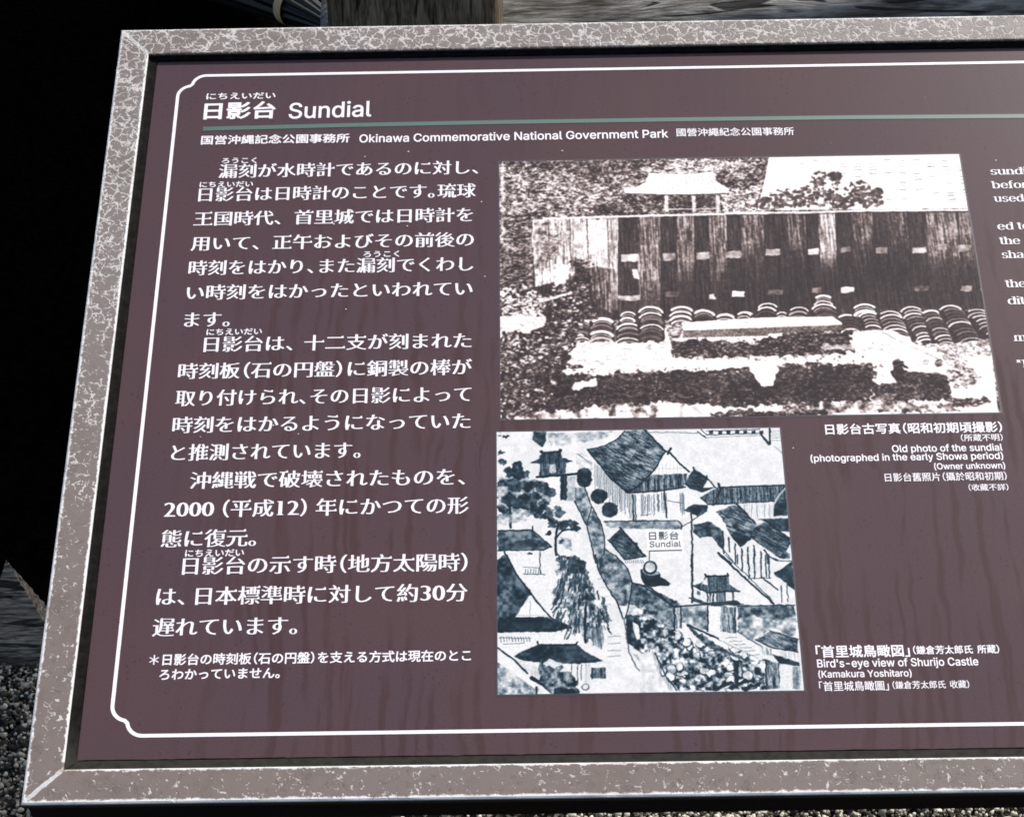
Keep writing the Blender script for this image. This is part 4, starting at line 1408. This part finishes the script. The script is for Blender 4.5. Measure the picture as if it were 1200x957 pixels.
BODY = [("漏刻が水時計であるのに対し、", .0882, -.1437, .2880), ("日影台は日時計のことです。琉球", .0743, -.1664, .2861), ("王国時代、首里城では日時計を", .0724, -.1898, .2842),
        ("用いて、正午およびその前後の", .0722, -.2132, .2848), ("時刻をはかり、また漏刻でくわし", .0722, -.2361, .2845), ("い時刻をはかったといわれてい", .0725, -.2587, .2840),
        ("ます。", .0728, -.2832, .1062), ("日影台は、十二支が刻まれた", .0887, -.3054, .2833), ("時刻板（石の円盤）に銅製の棒が", .0719, -.3286, .2838),
        ("取り付けられ、その日影によって", .0718, -.3518, .2834), ("時刻をはかるようになっていた", .0716, -.3745, .2828), ("と推測されています。", .0726, -.3974, .2058),
        ("沖縄戦で破壊されたものを、", .0875, -.4204, .2792), ("2000（平成12）年にかつての形", .0712, -.4433, .2819), ("態に復元。", .0713, -.4665, .1366),
        ("日影台の示す時（地方太陽時）", .0877, -.4878, .2812), ("は、日本標準時に対して約30分", .0719, -.5108, .2813), ("遅れています。", .0714, -.5338, .1681)]
for s, u0, v, u1 in BODY:
    cjk(s, 'm', u0, v, u1, v, .0152)
cjk("＊日影台の時刻板（石の円盤）を支える方式は現在のとこ", 'h', .0714, -.5577, .2838, -.5575, .0089)
cjk("ろわかっていません。", 'h', .0789, -.5684, .1582, -.5682, .0087)
for s, u0, v, u1, em in (("にちえいだい", .0730, -.0674, .1277, .0076), ("ろうこく", .0898, -.1333, .1168, .0064), ("にちえいだい", .0744, -.1566, .1154, .0064),
                         ("ろうこく", .2022, -.2257, .2291, .0064), ("にちえいだい", .0898, -.2945, .1303, .0064), ("にちえいだい", .0887, -.4780, .1289, .0064)):
    cjk(s, 'f', u0, v, u1, v, em, name='reading_aid')
cjk("日影台", 't', .0722, -.0826, .1286, -.0824, .0186, name='title_line')
latin("Sundial", 'T', .1391, -.0917, .2040, -.0907, .0156, name='title_line')
cjk("国営沖縄記念公園事務所", 'h', .0722, -.1123, .1878, -.1125, .0096)
latin("Okinawa Commemorative National Government Park", 'L', .1955, -.1172, .4355, -.1172, .0078)
cjk("國營沖繩紀念公園事務所", 'g', .4420, -.1123, .5331, -.1129, .0086)
for s, st, u0, v, u1, em in (("日影台古写真（昭和初期頃撮影）", 'h', .5325, -.3862, .6566, .0093), ("（所蔵不明）", 'g', .6267, -.3948, .6559, .0062),
                             ("日影台舊照片（攝於昭和初期）", 'g', .5701, -.4262, .6543, .0073), ("（收藏不詳）", 'g', .6269, -.4352, .6543, .0058),
                             ("「首里城鳥瞰図」", 'h', .5107, -.5585, .5723, .0094), ("（鎌倉芳太郎氏 所蔵）", 'h', .5746, -.5583, .6311, .0066),
                             ("「首里城鳥瞰圖」", 'g', .5107, -.5834, .5559, .0074), ("（鎌倉芳太郎氏 收藏）", 'g', .5584, -.5832, .6082, .0060)):
    cjk(s, st, u0, v, u1, v, em, name='caption_line')
for s, u0, v, u1, cap in (("Old photo of the sundial", .5776, -.4057, .6546, .0055), ("(photographed in the early Showa period)", .5201, -.4125, .6541, .0054), ("(Owner unknown)", .6052, -.4202, .6544, .0048),
                          ("Bird's-eye view of Shurijo Castle", .5108, -.5698, .6162, .0056), ("(Kamakura Yoshitaro)", .5109, -.5771, .5717, .0048)):
    latin(s, 'L', u0, v, u1, v, cap, name='caption_line')
for s, u0, v, u1 in (("sundial", .6793, -.1595, .7160), ("before", .6783, -.1728, .7110), ("used", .6783, -.1858, .7008), ("ed to", .6775, -.2123, .7020), ("the", .6772, -.2260, .6925),
                     ("shadow", .6771, -.2389, .7135), ("the", .6761, -.2656, .6912), ("dit", .6757, -.2810, .6885), ("m", .6752, -.3136, .6850)):
    latin(s, 'S', u0, v, u1, v, .0072)
latin('"T', 'S', .6745, -.3365, .6818, -.3365, .0068)
# caption on the drawing: pale halo first, then the grey lettering
cjk("日影台", 'd', .4050, -.4697, .4251, -.4696, .0070, mat=M['ink'], z=ZP * 2.2, name='picture_caption')
latin("Sundial", 'D', .4051, -.4784, .4263, -.4783, .0044, mat=M['ink'], z=ZP * 2.2, name='picture_caption')

# paint chips: small white specks on the panel
def specks():
    V, F = [], []
    r = np.random.default_rng(3)
    for _ in range(46):
        x, y = r.uniform(.06, .72), r.uniform(-.60, -.06)
        if PHOTO[0] < x < PHOTO[1] and PHOTO[2] < y < PHOTO[3]:
            continue
        s = r.uniform(.0003, .0007)
        b = len(V)
        V.append((x, y, ZP * 1.8))
        for i in range(6):
            V.append((x + s * r.uniform(.6, 1.3) * math.cos(i * 1.047), y + s * r.uniform(.6, 1.3) * math.sin(i * 1.047), ZP * .8))
        F += [(b, b + 1 + i, b + 1 + (i + 1) % 6) for i in range(6)]
    o = part('paint_chips', mesh('paint_chips', V, F), M['white'])
    o['kind'] = 'stuff'
specks()
# ------------------------------------------------------------------ weathered timber fence behind the sign
M['post'] = mat_wood('dark_weathered_post', (0.030, 0.022, 0.013, 1), (0.40, 0.32, 0.21, 1), 'Z', 1.6)
M['rail'] = mat_wood('weathered_log', (0.07, 0.058, 0.046, 1), (0.60, 0.57, 0.51, 1), 'X', 1.1)
M['stake'] = mat_wood('blackened_stake', (0.016, 0.012, 0.009, 1), (0.75, 0.66, 0.54, 1), 'X', 2.6, bump=1.0)

fence = empty('timber_fence', 'weathered timber fence with a thick dark post and a grey log rail behind the sign', 'fence', Matrix.Translation((.18, 1.02, 0)))

def post_mesh(w, d, h, seed):
    """squared log: rounded corners, vertical checks pressed into its face"""
    r = np.random.default_rng(seed)
    nA, nZ = 120, 26
    checks = [(r.uniform(0, 1), r.uniform(.002, .007), r.uniform(.002, .006)) for _ in range(16)]
    V, F = [], []
    for j in range(nZ + 1):
        z = h * j / nZ
        for i in range(nA):
            t = i / nA
            a = t * 2 * math.pi
            ca, sa = math.cos(a), math.sin(a)
            p = 5.0
            q = (abs(ca) ** p + abs(sa) ** p) ** (-1 / p)
            x, y = ca * q * w / 2, sa * q * d / 2
            dd = 0
            for tc_, wd, dp in checks:
                m = abs((t - tc_ + .003 * math.sin(z * 9 + tc_ * 30) + .5) % 1 - .5)
                dd += dp * math.exp(-(m / (wd * .8)) ** 2)
            m = abs((t - (.75 - .012) + .5) % 1 - .5)
            dd += .012 * math.exp(-(m / .006) ** 2)
            k = 1 - dd / (w / 2)
            V.append((x * k, y * k, z))
    for j in range(nZ):
        for i in range(nA):
            a, b = j * nA + i, j * nA + (i + 1) % nA
            F.append((a, b, b + nA, a + nA))
    c = len(V)
    V.append((0, 0, h + .006))
    for i in range(nA):
        F.append((nZ * nA + i, nZ * nA + (i + 1) % nA, c))
    return mesh('post', V, F, True)

for x, s in ((0.0, 1), (1.65, 2)):
    p = bpy.data.objects.new('post', post_mesh(.232, .21, .74, s))
    C.objects.link(p)
    p.data.materials.append(M['post'])
    p.parent = fence
    p.location = (x, 0, 0)

def log_mesh(x0, x1, r0, z0, slope):
    r = np.random.default_rng(11)
    nA, nX = 64, 90
    V, F = [], []
    for j in range(nX + 1):
        x = x0 + (x1 - x0) * j / nX
        for i in range(nA):
            a = 2 * math.pi * i / nA
            rr = r0 * (1 + .03 * math.sin(a * 3 + x * 2) + .02 * math.sin(a * 7 + x * 3.1) + .02 * math.sin(x * 5))
            rr -= .010 * math.exp(-(((a - 3.9 + .12 * math.sin(x * 2.2)) / .05) ** 2)) + .008 * math.exp(-(((a - 3.35 - .1 * math.sin(x * 3)) / .04) ** 2))
            if j in (0, nX):
                rr *= .93
            V.append((x, rr * math.cos(a), z0 + slope * x + rr * math.sin(a)))
    for j in range(nX):
        for i in range(nA):
            a, b = j * nA + i, j * nA + (i + 1) % nA
            F.append((a, a + nA, b + nA, b))
    F.append(tuple(range(nA)))
    F.append(tuple(nX * nA + i for i in reversed(range(nA))))
    return mesh('log_rail', V, F, True)
lr = bpy.data.objects.new('log_rail', log_mesh(-.150, 1.95, .132, .182, .07))
C.objects.link(lr)
lr.data.materials.append(M['rail'])
lr.parent = fence
lr.location = (0, .245, 0)

# ------------------------------------------------------------------ low stake with a pyramid top at the edge of the gravel
def stake():
    bm = bmesh.new()
    w, d, h = .055, .021, .145
    lv, n = [], 26
    r = np.random.default_rng(4)
    for j in range(n):
        q = j / n
        k = (1 - q) * (1 + (.05 if j % 2 else -.03) * r.uniform(.3, 1))
        lv.append([bm.verts.new((sx * w * k, sy * d * k, h * q)) for sx, sy in ((-1, -1), (1, -1), (1, 1), (-1, 1))])
    for a, b in zip(lv[:-1], lv[1:]):
        for i in range(4):
            bm.faces.new((a[i], a[(i + 1) % 4], b[(i + 1) % 4], b[i]))
    top = bm.verts.new((0, 0, h))
    for i in range(4):
        bm.faces.new((lv[-1][i], lv[-1][(i + 1) % 4], top))
    me = bpy.data.meshes.new('edging_stake')
    bm.to_mesh(me); bm.free()
    o = link('edging_stake', me, M['stake'])
    o.location = (-.250, .178, -.012)
    tag(o, 'low dark pointed timber stake standing at the edge of the gravel left of the sign', 'stake')
stake()

# ------------------------------------------------------------------ folded black umbrella lying behind the sign
def umbrella():
    d = Vector((.70, -.71, -.03)).normalized()
    base = Vector((-.275, 1.888, .066))
    rot = d.to_track_quat('Z', 'Y').to_matrix().to_4x4()
    mw = Matrix.Translation(base) @ rot
    root = empty('folded_umbrella', 'black folded umbrella with a tan strap lying on dark ground behind the sign', 'umbrella', mw)
    V, F = [], []
    nA, nL, L = 96, 30, .42
    for j in range(nL + 1):
        t = j / nL
        r0 = .062 * (1 - t) ** .75 + .006
        if t < .1:
            r0 *= .6 + 4 * t
        for i in range(nA):
            a = 2 * math.pi * i / nA + t * 1.5
            rr = r0 * (1 + .22 * abs(math.sin(a * 6)) - .11)
            V.append((rr * math.cos(a), rr * math.sin(a), L * t))
    for j in range(nL):
        for i in range(nA):
            a, b = j * nA + i, j * nA + (i + 1) % nA
            F.append((a, b, b + nA, a + nA))
    cl = part('canopy', mesh('canopy', V, F, True), mat_plain('black_umbrella_cloth', (0.006, 0.006, 0.006, 1), .45, .5, .3, 60), root)
    V, F = [], []
    for j in range(3):
        z = .285 + .009 * j
        t = .294 / L
        for i in range(nA):
            a = 2 * math.pi * i / nA + t * 1.5
            rr = (.062 * (1 - t) ** .75 + .006) * 1.12 + .001
            V.append((rr * math.cos(a), rr * math.sin(a), z))
    for j in range(2):
        for i in range(nA):
            a, b = j * nA + i, j * nA + (i + 1) % nA
            F.append((a, b, b + nA, a + nA))
    part('strap', mesh('strap', V, F, True), mat_plain('tan_strap', (0.80, 0.60, 0.33, 1), .5, .4, .3, 80), root)
    tip = box_mesh('tip', -.004, .004, -.004, .004, L, L + .05, .0015)
    part('tip', tip, mat_plain('pale_metal_tip', (0.5, 0.52, 0.54, 1), .4, .5, .2, 80), root)
    part('shaft', box_mesh('shaft', -.004, .004, -.004, .004, -.16, .02, .0015), M['leg'], root)
umbrella()

# ------------------------------------------------------------------ added board roof, out of view, placed to shade the ground at the left
shade_root = empty('added_shade_roof', 'unseen timber roof on posts, added to shade the ground left of the sign', 'shade roof', Matrix.Translation((-.15, 2.35, 0)))
M['roof'] = mat_wood('shade_roof_boards', (0.04, 0.03, 0.022, 1), (0.12, 0.09, 0.07, 1), 'X', .5)
part('roof', box_mesh('roof', -1.0, 1.27, -1.37, 1.4, 2.2, 2.30, .02), M['roof'], shade_root)
for x, y in ((-.9, 1.2), (1.1, 1.2), (-.9, -.6)):
    p = part('post', box_mesh('post', -.07, .07, -.07, .07, 0, 2.2, .01), M['roof'], shade_root)
    p.location = (x, y, 0)
for i in range(9):
    r_ = part('rafter', box_mesh('rafter', -.03, .03, -1.35, 1.35, 2.12, 2.199, .004), M['roof'], shade_root)
    r_.location = (-.9 + i * .257, 0, 0)
